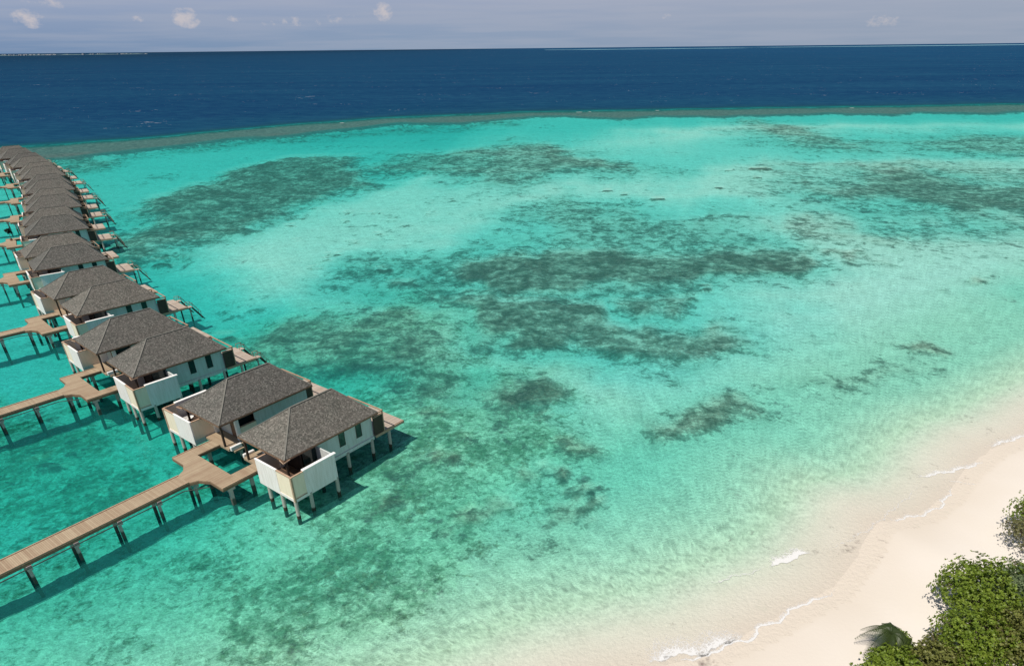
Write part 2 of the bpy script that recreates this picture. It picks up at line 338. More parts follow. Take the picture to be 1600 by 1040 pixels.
def fields(X, Y):
    s = line_sd(SHORE, X, Y)
    amp = np.clip(Y/130., .22, 1.25); X0, Y0 = X, Y
    WX = sum(a*np.sin(X/l1+Y/l2+p)*np.cos(X/l2*.7-Y/l1*.9+2*p) for a, l1, l2, p in ((7,14,19,0.3),(4.5,6.1,7.7,1.9),(2.6,2.7,3.3,4.0),(1.5,1.3,1.6,2.2)))
    WY = sum(a*np.cos(X/l2-Y/l1+p)*np.sin(X/l1*.8+Y/l2*.6+p) for a, l1, l2, p in ((7,15,17,1.3),(4.5,6.7,7.1,0.9),(2.6,2.9,3.1,3.0),(1.5,1.2,1.7,5.2)))
    XW, YW = X+WX*amp*.8, Y+WY*amp*1.1
    dep = np.interp(s, [-40,-12,-3,0,4,8,13,20,34,60,400], [-2.2,-1.25,-.30,0,.06,.20,.46,.78,1.12,1.08,1.0])
    left = sstep((5-XW)/45.); dep = np.where(s > 15, dep+.85*left*np.interp(Y, [0,110,200,260], [.9,.9,.55,.8])*sstep((s-15)/30)+.55*sstep((YW-285)/90), dep)
    for P, soft, mn in SAND:
        m = sstep(.5+poly_sd(P, XW, YW)/(2.6*soft)); dep = np.where(s > 10, dep*(1-m)+np.minimum(dep, mn)*m, dep)
    m = sstep(.5+poly_sd(ALGAE[0][0], X, Y)/14); dep = dep*(1-m)+np.minimum(dep, .68)*m
    yf = np.interp(X, *zip(*REEF_F)); yn = np.interp(X, *zip(*REEF_N))-2
    mid = .5*(yf+yn); hw = .5*(yf-yn)
    wob = 5*np.sin(X/23+1.3*np.sin(X/57))+3*np.sin(X/9.1+Y/15)+2*np.sin(X/4.3-Y/7)+7*np.sin(X/61+2)
    yn = yn+wob+4*np.sin(X/13.); yf = yf+.45*wob; mid = .5*(yf+yn); hw = .5*(yf-yn)
    crest = np.where(Y > mid, 1.0, sstep((1.35-np.abs(Y-mid)/np.maximum(hw, 1))/.6))
    dep = np.where(Y > mid, .58, dep*(1-crest)+.58*crest)
    off = Y-yf
    dep = np.where(off > -2, dep+np.interp(off, [-2,3,8,20,50,160], [0,.5,2.4,8,24,40]), dep)
    coral = np.zeros_like(X)
    for P, a, soft in CORAL: coral = np.maximum(coral, a*sstep(.5+(poly_sd(P, XW, YW)+.7*soft)/(4.4*soft)))
    WX2 = X+.55*np.sin(X*2.1+Y*1.3)+.5*np.sin(Y*2.7-X*.9+1)+.35*np.sin(X*4.3+2*np.sin(Y*3.1)); WY2 = Y+.5*np.sin(X*1.7-Y*2.2+2)+.45*np.sin(Y*1.9+X*2.9)+.3*np.sin(Y*4.7+2*np.sin(X*3.7))
    for q, (x, y, r) in enumerate(BOMMIES):
        if q < 12: coral = np.maximum(coral, sstep((1.4-np.hypot((X-x)/1.5, Y-y)/r)*1.6))
        else: coral = np.maximum(coral, (.50+.22*math.sin(q*2.3))*sstep((1.9-np.hypot((WX2-x)/(1.2+.4*math.sin(q)), (WY2-y)/(1+.3*math.cos(q*3)))/r)*.8))
    algae = np.zeros_like(X)
    for P, a, soft in ALGAE: algae = np.maximum(algae, a*sstep(.5+poly_sd(P, XW, YW)/(2*soft)))
    cw = sstep((coral-.30)*1.9); dep = np.where(off < 0, dep*(1-.42*cw), dep)
    fields.off = off
    return s, dep, coral, algae, crest*(1-sstep((off-3)/16))
def axis(lo, hi, d0, c, g):
    a = [c]; x = c
    while x < hi: x += max(d0, g*abs(x-c)-g*25); a.append(x)
    b = []; x = c
    while x > lo: x -= max(d0, g*abs(x-c)-g*25); b.append(x)
    return np.array(b[::-1]+a)
def grid_mesh(name, xs, ys, zf, attrs, keep=None, full=False):
    X, Y = np.meshgrid(xs, ys); ny, nx = X.shape
    Z = zf; V = np.stack([X, Y, Z], -1).reshape(-1, 3)
    i = np.arange(ny-1)[:, None]*nx+np.arange(nx-1)[None, :]
    Q = np.stack([i, i+1, i+nx+1, i+nx], -1).reshape(-1, 4)
    if keep is not None:
        kf = keep.reshape(-1)[Q].all(1) if full else keep.reshape(-1)[Q].any(1); Q = Q[kf]
        used = np.unique(Q); remap = -np.ones(len(V), int); remap[used] = np.arange(len(used)); V = V[used]; Q = remap[Q]
        attrs = {k: a.reshape(-1)[used] for k, a in attrs.items()}
    me = bpy.data.meshes.new(name)
    me.vertices.add(len(V)); me.vertices.foreach_set('co', V.astype(np.float32).ravel())
    me.loops.add(Q.size); me.loops.foreach_set('vertex_index', Q.astype(np.int32).ravel())
    me.polygons.add(len(Q)); me.polygons.foreach_set('loop_start', np.arange(0, Q.size, 4, dtype=np.int32))
    me.polygons.foreach_set('loop_total', np.full(len(Q), 4, np.int32)); me.update(calc_edges=True)
    for k, a in attrs.items():
        at = me.attributes.new(k, 'FLOAT', 'POINT'); at.data.foreach_set('value', np.asarray(a, np.float32).ravel())
    me.shade_smooth(); o = bpy.data.objects.new(name, me); COL.objects.link(o); return o

# ---- sand / coral material
def ground_mat(name, beach):
    m, t, out = newmat(name); v = worldpos(t)
    g1 = noise(t, v, 0.35, 4, 0.6); g2 = noise(t, v, 3.0, 5, 0.65); g3 = noise(t, v, 14.0, 3, 0.6)
    sand = mixc(t, ramp(t, g1, [(0.3, 0.0), (0.7, 1.0)]), (0.68, 0.63, 0.53), (0.75, 0.70, 0.60))
    if beach:
        sh = attr(t, 's'); wobble = math_(t, 'ADD', sh, math_(t, 'MULTIPLY', math_(t, 'SUBTRACT', noise(t, v, 0.16, 1.5, 0.45), 0.5), 5.0))
        wet = ramp(t, math_(t, 'ADD', math_(t, 'MULTIPLY', wobble, 0.08), 0.8), [(0.15, 0.0), (0.5, 0.5), (0.78, 1.0)])
        wet = math_(t, 'MAXIMUM', wet, ramp(t, math_(t, 'MULTIPLY', sh, -0.2), [(0.26, 1.0), (0.62, 0.0)]))
        sand = mixc(t, wet, mixc(t, g1, (0.70, 0.635, 0.565), (0.73, 0.675, 0.615)), (0.60, 0.53, 0.445))
        speck = ramp(t, noise(t, v, 7, 4, 0.7), [(0.70, 0.0), (0.76, 1.0)])
        zone = ramp(t, math_(t, 'MULTIPLY', sh, -0.05), [(0.35, 0.0), (0.6, 1.0)])
        sand = mixc(t, math_(t, 'MULTIPLY', math_(t, 'MULTIPLY', speck, zone), 0.35), sand, (0.42, 0.34, 0.25))
        principled(t, out, sand, 0.85, math_(t, 'ADD', g2, math_(t, 'MULTIPLY', g3, 0.4)), 0.15, 0.03, 0.5)
        return m
    sand = mixc(t, ramp(t, math_(t, 'MULTIPLY', attr(t, 's'), 0.02), [(0.05, 0.0), (0.15, 1.0), (0.45, 0.8), (0.7, 0.0)]), sand, mixc(t, g1, (0.52, 0.58, 0.42), (0.58, 0.63, 0.47)))
    sand = mixc(t, ramp(t, attr(t, 'algae'), [(0.0, 0.0), (0.8, 0.75)]), sand, mixc(t, g1, (0.50, 0.60, 0.36), (0.68, 0.72, 0.50)))
    near_wet = ramp(t, math_(t, 'ADD', math_(t, 'MULTIPLY', attr(t, 's'), 0.13), math_(t, 'MULTIPLY', math_(t, 'SUBTRACT', noise(t, v, 0.13, 2, 0.5), 0.5), 0.5)), [(0.1, 1.0), (0.95, 0.0)])
    sand = mixc(t, near_wet, sand, (0.60, 0.53, 0.445))
    co_ = attr(t, 'coral'); al = attr(t, 'algae'); cr_ = attr(t, 'crest')
    a1 = noise(t, v, 0.11, 5, 0.62, 0.4); a2 = noise(t, v, 0.55, 5, 0.65, 0.3); a3 = noise(t, v, 2.4, 4, 0.65)
    mixn = math_(t, 'ADD', math_(t, 'ADD', math_(t, 'MULTIPLY', a1, 0.35), math_(t, 'MULTIPLY', a2, 0.42)), math_(t, 'MULTIPLY', a3, 0.23))
    # rubble speckle thinly spread over all of the sand
    stray = ramp(t, math_(t, 'ADD', math_(t, 'MULTIPLY', noise(t, v, 0.33, 4, 0.7), 0.65), math_(t, 'MULTIPLY', noise(t, v, 0.035, 2, 0.5), 0.35)), [(0.585, 0.0), (0.64, 0.75)])
    coral_cover = math_(t, 'ADD', math_(t, 'SUBTRACT', co_, 0.38), math_(t, 'MULTIPLY', math_(t, 'SUBTRACT', mixn, 0.5), 6.0))  # coral coverage, broken up by noise
    cm_ = ramp(t, coral_cover, [(0.0, 0.0), (0.22, 0.5), (0.75, 1.0)])
    cm_ = math_(t, 'MULTIPLY', cm_, ramp(t, co_, [(0.02, 0.0), (0.12, 1.0)]))
    rb = noise(t, v, 1.15, 7, 0.75, 0.5); rb2 = noise(t, v, 0.16, 4, 0.6, 0.3)
    am = math_(t, 'ADD', math_(t, 'ADD', math_(t, 'SUBTRACT', al, 0.55), math_(t, 'MULTIPLY', math_(t, 'SUBTRACT', rb, 0.5), 5.0)), math_(t, 'MULTIPLY', math_(t, 'SUBTRACT', rb2, 0.5), 3.2))
    am = ramp(t, am, [(0.0, 0.0), (0.3, 0.5), (0.9, 1.0)])
    am = math_(t, 'MULTIPLY', am, ramp(t, al, [(0.03, 0.0), (0.25, 1.0)]))
    far = math_(t, 'MULTIPLY', stray, ramp(t, math_(t, 'MULTIPLY', attr(t, 's'), 0.01), [(0.14, 0.0), (0.5, 1.0)]))
    coralc = mixc(t, ramp(t, a3, [(0.35, 0.0), (0.65, 1.0)]), (0.035, 0.045, 0.038), mixc(t, ramp(t, a2, [(0.38, 0.0), (0.60, 1.0)]), (0.20, 0.14, 0.105), (0.09, 0.115, 0.075)))
    algc = mixc(t, ramp(t, noise(t, v, 0.17, 3), [(0.45, 0.0), (0.68, 1.0)]), (0.15, 0.22, 0.11), (0.22, 0.17, 0.08))
    algc = mixc(t, ramp(t, a3, [(0.35, 0.0), (0.6, 1.0)]), algc, (0.055, 0.08, 0.05))
    c = mixc(t, math_(t, 'MULTIPLY', am, 0.92), sand, algc)
    c = mixc(t, math_(t, 'MULTIPLY', ramp(t, math_(t, 'ADD', co_, math_(t, 'MULTIPLY', math_(t, 'SUBTRACT', a2, 0.5), 1.2)), [(0.12, 0.0), (0.8, 1.0)]), 0.62), c, mixc(t, a3, (0.17, 0.26, 0.19), (0.30, 0.37, 0.25)))
    # light and dark sand ripples and small stones
    tex = ramp(t, noise(t, v, 1.1, 5, 0.7, 0.6), [(0.32, 0.0), (0.62, 1.0)])
    c = mixc(t, math_(t, 'MULTIPLY', math_(t, 'SUBTRACT', 1.0, tex), math_(t, 'MULTIPLY', math_(t, 'ADD', 0.10, math_(t, 'MULTIPLY', al, 0.75)), ramp(t, math_(t, 'MULTIPLY', attr(t, 's'), 0.1), [(0.2, 0.0), (1.0, 1.0)]))), c, (0.16, 0.26, 0.15))
    c = mixc(t, far, c, (0.15, 0.19, 0.14))
    c = mixc(t, math_(t, 'MULTIPLY', cm_, 0.95), c, coralc)
    cb = ramp(t, math_(t, 'ADD', cr_, math_(t, 'MULTIPLY', math_(t, 'SUBTRACT', mixn, 0.5), 3.5)), [(0.25, 0.0), (0.60, 1.0)])
    c = mixc(t, math_(t, 'MULTIPLY', cb, 0.96), c, mixc(t, ramp(t, a2, [(0.35, 0), (0.65, 1)]), (0.07, 0.065, 0.06), (0.22, 0.17, 0.15)))
    principled(t, out, c, 0.9, math_(t, 'ADD', a3, g2), 0.1, 0.12, 0.6)
    return m
xs = axis(-900, 1100, 0.62, 5, 0.0075); ys = axis(-60, 760, 0.62, 45, 0.0075)
X, Y = np.meshgrid(xs, ys)
s_, dep, coral, algae, crest = fields(X, Y)
relief = 0.0
for k, (fx, fy, a, ph) in enumerate([(.9,.5,.05,0),(.37,1.1,.06,1),(1.7,1.3,.03,2),(2.3,-1.9,.025,3),(.21,.17,.10,5)]):
    relief = relief+a*np.sin(X*fx+Y*fy+ph+1.5*np.sin(X*fy*.6-Y*fx*.7))
Z = -np.where(fields.off > -6, np.minimum(dep, .45), np.minimum(dep, 2.6))+relief*sstep((dep-.25)/.8)*(1+2*coral)*.8
Z = np.where(s_ > 1, np.minimum(Z, -.02), Z)
at = dict(s=s_, coral=coral, algae=algae, crest=crest)
seabed = grid_mesh('seabed', xs, ys, Z, at, keep=(s_ > -1.0)); seabed.data.materials.append(ground_mat('seabed_sand', False)); tag(seabed, kind='structure')
Zb = Z+np.where(s_ < -4, .05*np.sin(X*.7+1.3*np.sin(Y*.5))*np.clip((-4-s_)/6, 0, 1), 0)
beach = grid_mesh('beach', xs, ys, Zb, dict(s=s_), keep=(s_ <= -1.0), full=True); beach.data.materials.append(ground_mat('beach_sand', True)); tag(beach, kind='structure')

# ---- water sheet
m, t, out = newmat('sea_water'); v = worldpos(t); dp = attr(t, 'depth')
T = [math_(t, 'POWER', math.exp(-k), dp) for k in (0.90, 0.098, 0.088)]
cc = N(t, 'ShaderNodeCombineColor'); [t.links.new(a, cc.inputs[i]) for i, a in enumerate(T)]
# caustic light net painted as noise into the surface's transmission colour
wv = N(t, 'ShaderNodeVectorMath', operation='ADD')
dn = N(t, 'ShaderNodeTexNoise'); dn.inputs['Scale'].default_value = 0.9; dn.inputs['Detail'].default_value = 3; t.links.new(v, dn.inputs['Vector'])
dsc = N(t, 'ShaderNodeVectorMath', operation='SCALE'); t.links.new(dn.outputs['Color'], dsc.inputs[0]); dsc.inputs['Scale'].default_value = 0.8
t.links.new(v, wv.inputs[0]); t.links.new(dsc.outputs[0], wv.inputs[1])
caustic_net = None
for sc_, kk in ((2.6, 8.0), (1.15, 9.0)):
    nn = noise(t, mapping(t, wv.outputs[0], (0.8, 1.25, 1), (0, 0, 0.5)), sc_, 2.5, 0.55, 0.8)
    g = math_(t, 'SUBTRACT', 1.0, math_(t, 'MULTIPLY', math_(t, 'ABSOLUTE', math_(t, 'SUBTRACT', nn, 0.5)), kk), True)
    caustic_net = g if caustic_net is None else math_(t, 'ADD', math_(t, 'MULTIPLY', caustic_net, 0.6), math_(t, 'MULTIPLY', g, 0.5))
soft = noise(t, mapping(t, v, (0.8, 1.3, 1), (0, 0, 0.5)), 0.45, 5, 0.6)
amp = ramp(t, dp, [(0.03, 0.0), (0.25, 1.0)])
caustic = math_(t, 'ADD', 0.735, math_(t, 'ADD', math_(t, 'MULTIPLY', caustic_net, 0.38), math_(t, 'MULTIPLY', math_(t, 'SUBTRACT', soft, 0.5), 0.22)))
caustic = math_(t, 'ADD', math_(t, 'MULTIPLY', caustic, amp), math_(t, 'MULTIPLY', math_(t, 'SUBTRACT', 1.0, amp), 0.96))
tint = mixc(t, 1.0, cc.outputs[0], caustic, 'MULTIPLY')
tr = N(t, 'ShaderNodeBsdfTransparent'); t.links.new(tint, tr.inputs[0])
# scattering in deep water: navy, a little greener over the drop-off
deepc = ramp(t, math_(t, 'DIVIDE', dp, 40.0), [(0.0, (0.06, 0.42, 0.36)), (0.045, (0.02, 0.30, 0.27)), (0.10, (0.003, 0.09, 0.115)), (0.3, (0.0002, 0.042, 0.095)), (1.0, (0.0, 0.025, 0.084))])
swell = math_(t, 'ADD', math_(t, 'MULTIPLY', noise(t, mapping(t, v, (0.5, 1.3, 1), (0, 0, 0.35)), 0.12, 9, 0.85), 0.78), math_(t, 'MULTIPLY', noise(t, mapping(t, v, (0.35, 1.5, 1), (0, 0, 0.2)), 0.006, 5, 0.65), 0.22))
deepc = mixc(t, ramp(t, swell, [(0.42, 0.0), (0.60, 1.0)]), deepc, mixc(t, 0.55, deepc, mixc(t, 0.7, deepc, (0.022, 0.13, 0.19))))
caps = ramp(t, math_(t, 'ADD', math_(t, 'MULTIPLY', noise(t, mapping(t, v, (0.55, 1, 1), (0, 0, 0.3)), 0.30, 4, 0.7), 0.7), math_(t, 'MULTIPLY', noise(t, v, 0.02, 2, 0.5), 0.3)), [(0.645, 0.0), (0.66, 1.0)])
oc = ramp(t, math_(t, 'DIVIDE', dp, 40.0), [(0.5, 0.0), (0.7, 1.0)])
deepc = mixc(t, math_(t, 'MULTIPLY', math_(t, 'MULTIPLY', caps, oc), 0.7), deepc, (0.5, 0.55, 0.6))
sx = N(t, 'ShaderNodeSeparateXYZ'); t.links.new(v, sx.inputs[0])
west = ramp(t, math_(t, 'ADD', math_(t, 'DIVIDE', sx.outputs[0], 6000.0), 0.7), [(0.0, 0.62), (1.0, 1.1)])  # open sea painted darker westward, standing in for weaker sky reflection
deepc = mixc(t, math_(t, 'MULTIPLY', oc, 1.0), deepc, mixc(t, 1.0, deepc, west, 'MULTIPLY'))
df = N(t, 'ShaderNodeBsdfDiffuse'); t.links.new(deepc, df.inputs[0])
bw_ = math_(t, 'SUBTRACT', 1.0, math_(t, 'POWER', math.exp(-0.12), dp))
ms = N(t, 'ShaderNodeMixShader'); t.links.new(bw_, ms.inputs[0]); t.links.new(tr.outputs[0], ms.inputs[1]); t.links.new(df.outputs[0], ms.inputs[2])
w1 = noise(t, mapping(t, v, (0.6, 1.5, 1), (0, 0, 0.45)), 0.9, 5, 0.62, 0.3)
w2 = noise(t, mapping(t, v, (0.5, 1.6, 1), (0, 0, 0.3)), 0.12, 5, 0.62, 0.2)
hgt = math_(t, 'ADD', math_(t, 'MULTIPLY', w1, 0.10), math_(t, 'MULTIPLY', math_(t, 'MULTIPLY', w2, oc), 1.6))
bp_ = N(t, 'ShaderNodeBump'); bp_.inputs['Distance'].default_value = 1.0; bp_.inputs['Strength'].default_value = 0.8; t.links.new(hgt, bp_.inputs['Height'])
gl = N(t, 'ShaderNodeBsdfGlossy'); gl.inputs['Roughness'].default_value = 0.12; t.links.new(bp_.outputs[0], gl.inputs['Normal'])
fr = N(t, 'ShaderNodeFresnel'); fr.inputs['IOR'].default_value = 1.33; t.links.new(bp_.outputs[0], fr.inputs['Normal'])
frc = math_(t, 'MINIMUM', math_(t, 'MULTIPLY', fr.outputs[0], 0.35), 0.05)
ms2 = N(t, 'ShaderNodeMixShader'); t.links.new(frc, ms2.inputs[0]); t.links.new(ms.outputs[0], ms2.inputs[1]); t.links.new(gl.outputs[0], ms2.inputs[2])
t.links.new(ms2.outputs[0], out.inputs[0]); MAT['sea_water'] = m
wx = np.concatenate([[-150000,-40000,-12000,-4000,-1800], axis(-900, 1100, 1.0, 5, 0.010), [2000,5000,15000,45000,150000]])
wy = np.concatenate([[-3000], axis(-60, 760, 1.0, 45, 0.010), [1200,2500,6000,15000,40000,120000]])
WX, WY = np.meshgrid(wx, wy); _, wd, _, _, _ = fields(WX, WY); ws = line_sd(SHORE, WX, WY)
wd = np.clip(wd, 0.0, 40.0)
water = grid_mesh('sea_water', wx, wy, np.zeros_like(WX), dict(depth=wd), keep=(ws > -2.5)); water.data.materials.append(m); tag(water, kind='structure')

# ---- foam along the beach
m, t, out = newmat('foam'); v = worldpos(t); fa = attr(t, 'foam')
n1 = noise(t, v, 2.6, 6, 0.75, 0.6); n2 = N(t, 'ShaderNodeTexVoronoi', feature='DISTANCE_TO_EDGE'); n2.inputs['Scale'].default_value = 3.4
t.links.new(mapping(t, v, (1, 1, 1)), n2.inputs['Vector'])
lace = ramp(t, n2.outputs['Distance'], [(0.0, 1.0), (0.14, 0.0)])
k = math_(t, 'ADD', math_(t, 'ADD', fa, math_(t, 'MULTIPLY', n1, 0.9)), math_(t, 'MULTIPLY', lace, 0.22))
al_ = ramp(t, math_(t, 'SUBTRACT', k, 0.75), [(0.0, 0.0), (0.42, 1.0)])
al_ = math_(t, 'MULTIPLY', al_, ramp(t, fa, [(0.0, 0.0), (0.25, 1.0)]))
dfm = N(t, 'ShaderNodeBsdfDiffuse'); dfm.inputs[0].default_value = (0.74, 0.73, 0.715, 1); tf = N(t, 'ShaderNodeBsdfTransparent')
mm = N(t, 'ShaderNodeMixShader'); t.links.new(math_(t, 'MULTIPLY', al_, 0.85), mm.inputs[0]); t.links.new(tf.outputs[0], mm.inputs[1]); t.links.new(dfm.outputs[0], mm.inputs[2]); t.links.new(mm.outputs[0], out.inputs[0]); MAT['foam'] = m
def ribbon(line, wl, wr, peak, amp):
    """line of foam: dense at the line, fading over wl metres seaward (left) and wr landward"""
    P = [Vector((*p, 0)) for p in line]; pts = []
    for a, b in zip(P, P[1:]):
        n = max(2, int((b-a).length/0.35))
        pts += [a.lerp(b, i/n) for i in range(n)]
    pts.append(P[-1]); n = len(pts); V = []; A = []; F = []
    ws_ = [-wr, -wr*.5, 0, wl*.12, wl*.35, wl*.7, wl]; av = [0, .5, 1, .75, .45, .2, 0]
    for i, p in enumerate(pts):
        tdir = (pts[min(i+2, n-1)]-pts[max(i-2, 0)]).normalized(); nn = Vector((-tdir.y, tdir.x, 0)); u = i/(n-1)
        e = min(1, min(u, 1-u)*5); jig = .22*math.sin(i*.9)+.15*math.sin(i*2.3+1)
        for w_, a_ in zip(ws_, av):
            q = p+nn*(w_*(.5+.5*e)+jig*.6); V.append((q.x, q.y, 0)); A.append(a_*e*amp)
    m_ = len(ws_)
    for i in range(n-1):
        for j in range(m_-1): F.append((i*m_+j, i*m_+j+1, (i+1)*m_+j+1, (i+1)*m_+j))
    return V, F, A
foamdefs = [([(9.4,29.5),(10.95,30.3),(12.68,30.1),(14.03,30.9),(15.17,31.44),(16.81,31.8),(17.97,33.06),(18.88,33.3),(20.08,34.0),(21.2,34.96),(22.1,35.3),(23.5,35.7),(24.5,36.4),(25.9,37.4)], .45, .14, 1, .85),
 ([(8.6,29.6),(11,30.6),(13,30.6),(15.5,31.8),(17,32.6)], 2.6, .2, 1, .78),
 ([(20.6,39.2),(21.5,39.6),(22.5,40.1),(23.6,40.6),(24.9,41.1)], 1.35, .2, 1, 1.1),
 ([(32.2,45.7),(33.9,45.15),(36.5,45.75),(38.9,46.9),(41,49.1),(42.3,50.6)], .55, .15, 1, .75),
 ([(38.7,51.4),(40.9,52.1),(42.7,52.5),(45.1,53.3),(48,54.3)], .85, .2, 1, .8),
 ([(48.8,56.8),(52.5,58.2),(55.3,59.3),(60,62.5)], 1.0, .2, 1, .75),
 ([(41.7,51),(43.2,50.7),(44.7,50)], .35, .15, 1, .5),
 ([(14.5,37.2),(16.6,37.9),(19.4,38.8),(21,39.5)], .5, .15, 1, .42),
 ([(24.6,41),(27.4,41.8),(31.1,44),(37.5,49.1),(40,51.5)], .5, .15, 1, .40)]
V, F, A = [], [], []
for L in foamdefs:
    a, b, c = ribbon(*L); o_ = len(V); V += a; F += [tuple(o_+i for i in f) for f in b]; A += c
for i, p in enumerate(V):   # the swash rides on the beach slope
    sd = float(line_sd(SHORE, np.array([p[0]]), np.array([p[1]]))[0]); V[i] = (p[0], p[1], max(0.0, -0.10*sd)+0.014)
me = bpy.data.meshes.new('sea_foam'); me.from_pydata(V, [], F); me.update(); q = me.attributes.new('foam', 'FLOAT', 'POINT'); q.data.foreach_set('value', np.array(A, np.float32))
fo = bpy.data.objects.new('sea_foam', me); COL.objects.link(fo); me.materials.append(MAT['foam']); tag(fo, 'thin white foam of small waves along the sandy beach', 'foam', kind='stuff')
# breakers on the outer reef
V, F, A = [], [], []
for (x, y, L) in [(46,470,2.5),(53,471,1.2),(98,476,1.6),(-96,414,1.5),(228,480,1.8)]:
    a, b, c = ribbon([(x-L, y-L*.12), (x, y), (x+L, y+L*.1)], 2.2, .8, 1, 1.0); o_ = len(V); V += [(p[0], p[1], .05) for p in a]; F += [tuple(o_+i for i in f) for f in b]; A += c
me = bpy.data.meshes.new('reef_breakers'); me.from_pydata(V, [], F); me.update(); q = me.attributes.new('foam', 'FLOAT', 'POINT'); q.data.foreach_set('value', np.array(A, np.float32))
fo = bpy.data.objects.new('reef_breakers', me); COL.objects.link(fo); me.materials.append(MAT['foam']); tag(fo, 'small white breakers scattered along the outer reef edge', 'waves', kind='stuff')

# ------------------------------------------------------------------ water villas
FL = 2.35
SPLIT = {'courtyard_wall', 'courtyard_screen', 'screen_frame', 'wall', 'plinth', 'deck_beam', 'pane', 'porch'}
def make_villa(side, stairs, label):
    """side=+1: courtyard on the right of the pair's walkway, -1: mirrored. x = towards the open water, W = distance from the walkway axis."""
    root = empty('water_villa', (0, 0, 0), 0, label, 'villa', 'water villas in the row over the lagoon')
    s = side
    def y(w): return -s*(w-5.0)
    def B(mb, u0, u1, w0, w1, z0, z1): return mb.box(u0, u1, y(w0), y(w1), z0, z1)
    def P(name, mat, boxes, parent=root, bevel=0.0):
        if name in SPLIT:
            for b in boxes: q = B(MB(), *b).build(name, mat, parent, bevel)
            return q
        mb = MB()
        for b in boxes: B(mb, *b)
        return mb.build(name, mat, parent, bevel)
    # floors
    P('floor', 'brown_timber', [(2.2, 11.7, 2.4, 8.0, 2.0, FL)])
    P('courtyard_floor', 'dark_timber', [(0.13, 4.68, 5.63, 10.62, 2.0, FL-.004)])  # dark colour chosen to stand in for the roof's shade
    P('porch', 'jetty_deck', [(1.15, 2.995, 1.25, 5.48, 2.12, FL+.02), (1.45, 2.5, 0.75, 1.25, 1.98, 2.16)])
    # courtyard walls
    P('courtyard_wall', 'white_boarding', [(0, .13, 5.5, 8.6, 1.82, 4.46), (.0, .13, 8.6, 10.62, 1.82, 2.12), (1.35, 4.8, 10.62, 10.75, 1.82, 4.46), (0.0, 1.35, 10.62, 10.75, 1.82, 2.12)])
    P('courtyard_screen', 'cream_boarding', [(.03, .12, 8.6, 10.55, 2.12, 4.40), (.12, 1.35, 10.63, 10.72, 2.12, 4.40), (.13, 2.25, 5.5, 5.6, 2.38, 4.40)])
    P('screen_frame', 'light_timber', [(-.02, .14, 10.56, 10.77, 1.84, 4.44), (-.02, .16, 8.6, 10.56, 4.40, 4.47), (.14, 1.35, 10.60, 10.77, 4.40, 4.47), (.13, 2.25, 5.46, 5.64, 4.40, 4.47), (0.14, 1.35, 10.72, 10.77, 2.12, 2.19)])
    P('wall_cap', 'white_paint', [(1.30, 4.95, 10.50, 10.84, 4.46, 4.60)], bevel=.02)
    P('wall_cap', 'white_paint', [(-.04, .17, 5.45, 8.64, 4.46, 4.51)], bevel=.02)
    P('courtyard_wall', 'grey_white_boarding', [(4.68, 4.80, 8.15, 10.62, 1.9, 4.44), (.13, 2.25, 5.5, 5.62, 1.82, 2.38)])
    P('pier', 'white_paint', [(2.25, 2.99, 5.28, 5.72, 1.86, 4.45)], bevel=.015)
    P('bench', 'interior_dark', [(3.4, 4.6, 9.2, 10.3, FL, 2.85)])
    # bathtub with rounded rim in the open courtyard
    mb = MB(); n = 20; ring = []
    for (ru, rw, z) in ((.55, .34, FL), (.78, .45, 2.93), (.70, .37, 2.93), (.5, .26, 2.55)):
        ring.append([(1.6+ru*math.cos(2*math.pi*k/n), y(9.6)+rw*math.sin(2*math.pi*k/n), z) for k in range(n)])
    pts = [p for r in ring for p in r]; fs = [(a*n+k, a*n+(k+1) % n, (a+1)*n+(k+1) % n, (a+1)*n+k) for a in range(3) for k in range(n)]; fs.append(tuple(3*n+k for k in range(n)))
    mb.poly(pts, fs).build('bathtub', 'pale_stone', root, smooth=False)
    # house body
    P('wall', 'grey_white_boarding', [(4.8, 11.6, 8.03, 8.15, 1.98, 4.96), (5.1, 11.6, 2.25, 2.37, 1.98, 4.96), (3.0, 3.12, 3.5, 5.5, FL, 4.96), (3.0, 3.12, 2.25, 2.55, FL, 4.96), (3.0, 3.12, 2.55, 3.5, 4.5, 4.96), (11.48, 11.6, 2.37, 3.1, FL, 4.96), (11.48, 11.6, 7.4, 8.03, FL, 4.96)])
    P('inner_wall', 'interior_dark', [(3.0, 3.12, 5.5, 8.03, FL, 4.96)])  # wall coloured near black to paint in deep shade under the roof
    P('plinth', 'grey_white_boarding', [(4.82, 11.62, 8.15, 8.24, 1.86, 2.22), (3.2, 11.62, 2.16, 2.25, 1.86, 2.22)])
    for wu in (7.75, 9.85):
        fr_ = P('window', 'dark_timber', [(wu-.36, wu-.31, 8.10, 8.18, 2.95, 4.80), (wu+.31, wu+.36, 8.10, 8.18, 2.95, 4.80), (wu-.31, wu+.31, 8.10, 8.18, 2.95, 3.0), (wu-.31, wu+.31, 8.10, 8.18, 4.75, 4.80)])
        P('pane', 'dark_glass', [(wu-.31, wu+.31, 8.11, 8.165, 3.0, 4.75)], fr_)
    dr = P('sliding_door', 'dark_timber', [(11.49, 11.62, 3.1, 7.4, 4.65, 4.96), (11.49, 11.62, 3.1, 3.2, FL, 4.65), (11.49, 11.62, 5.2, 5.3, FL, 4.65), (11.49, 11.62, 7.3, 7.4, FL, 4.65)])
    P('pane', 'dark_glass', [(11.52, 11.58, 3.2, 5.2, FL, 4.65), (11.52, 11.58, 5.3, 7.3, FL, 4.65)], dr)
    P('bathroom_shade_panel', 'dark_glass', [(3.2, 4.75, 8.06, 8.12, FL, 4.9)])  # dark sheet added in place of the open, shaded bathroom side
    dd = P('entrance_door', 'brown_timber', [(3.02, 3.09, 2.56, 3.49, FL, 4.49)])
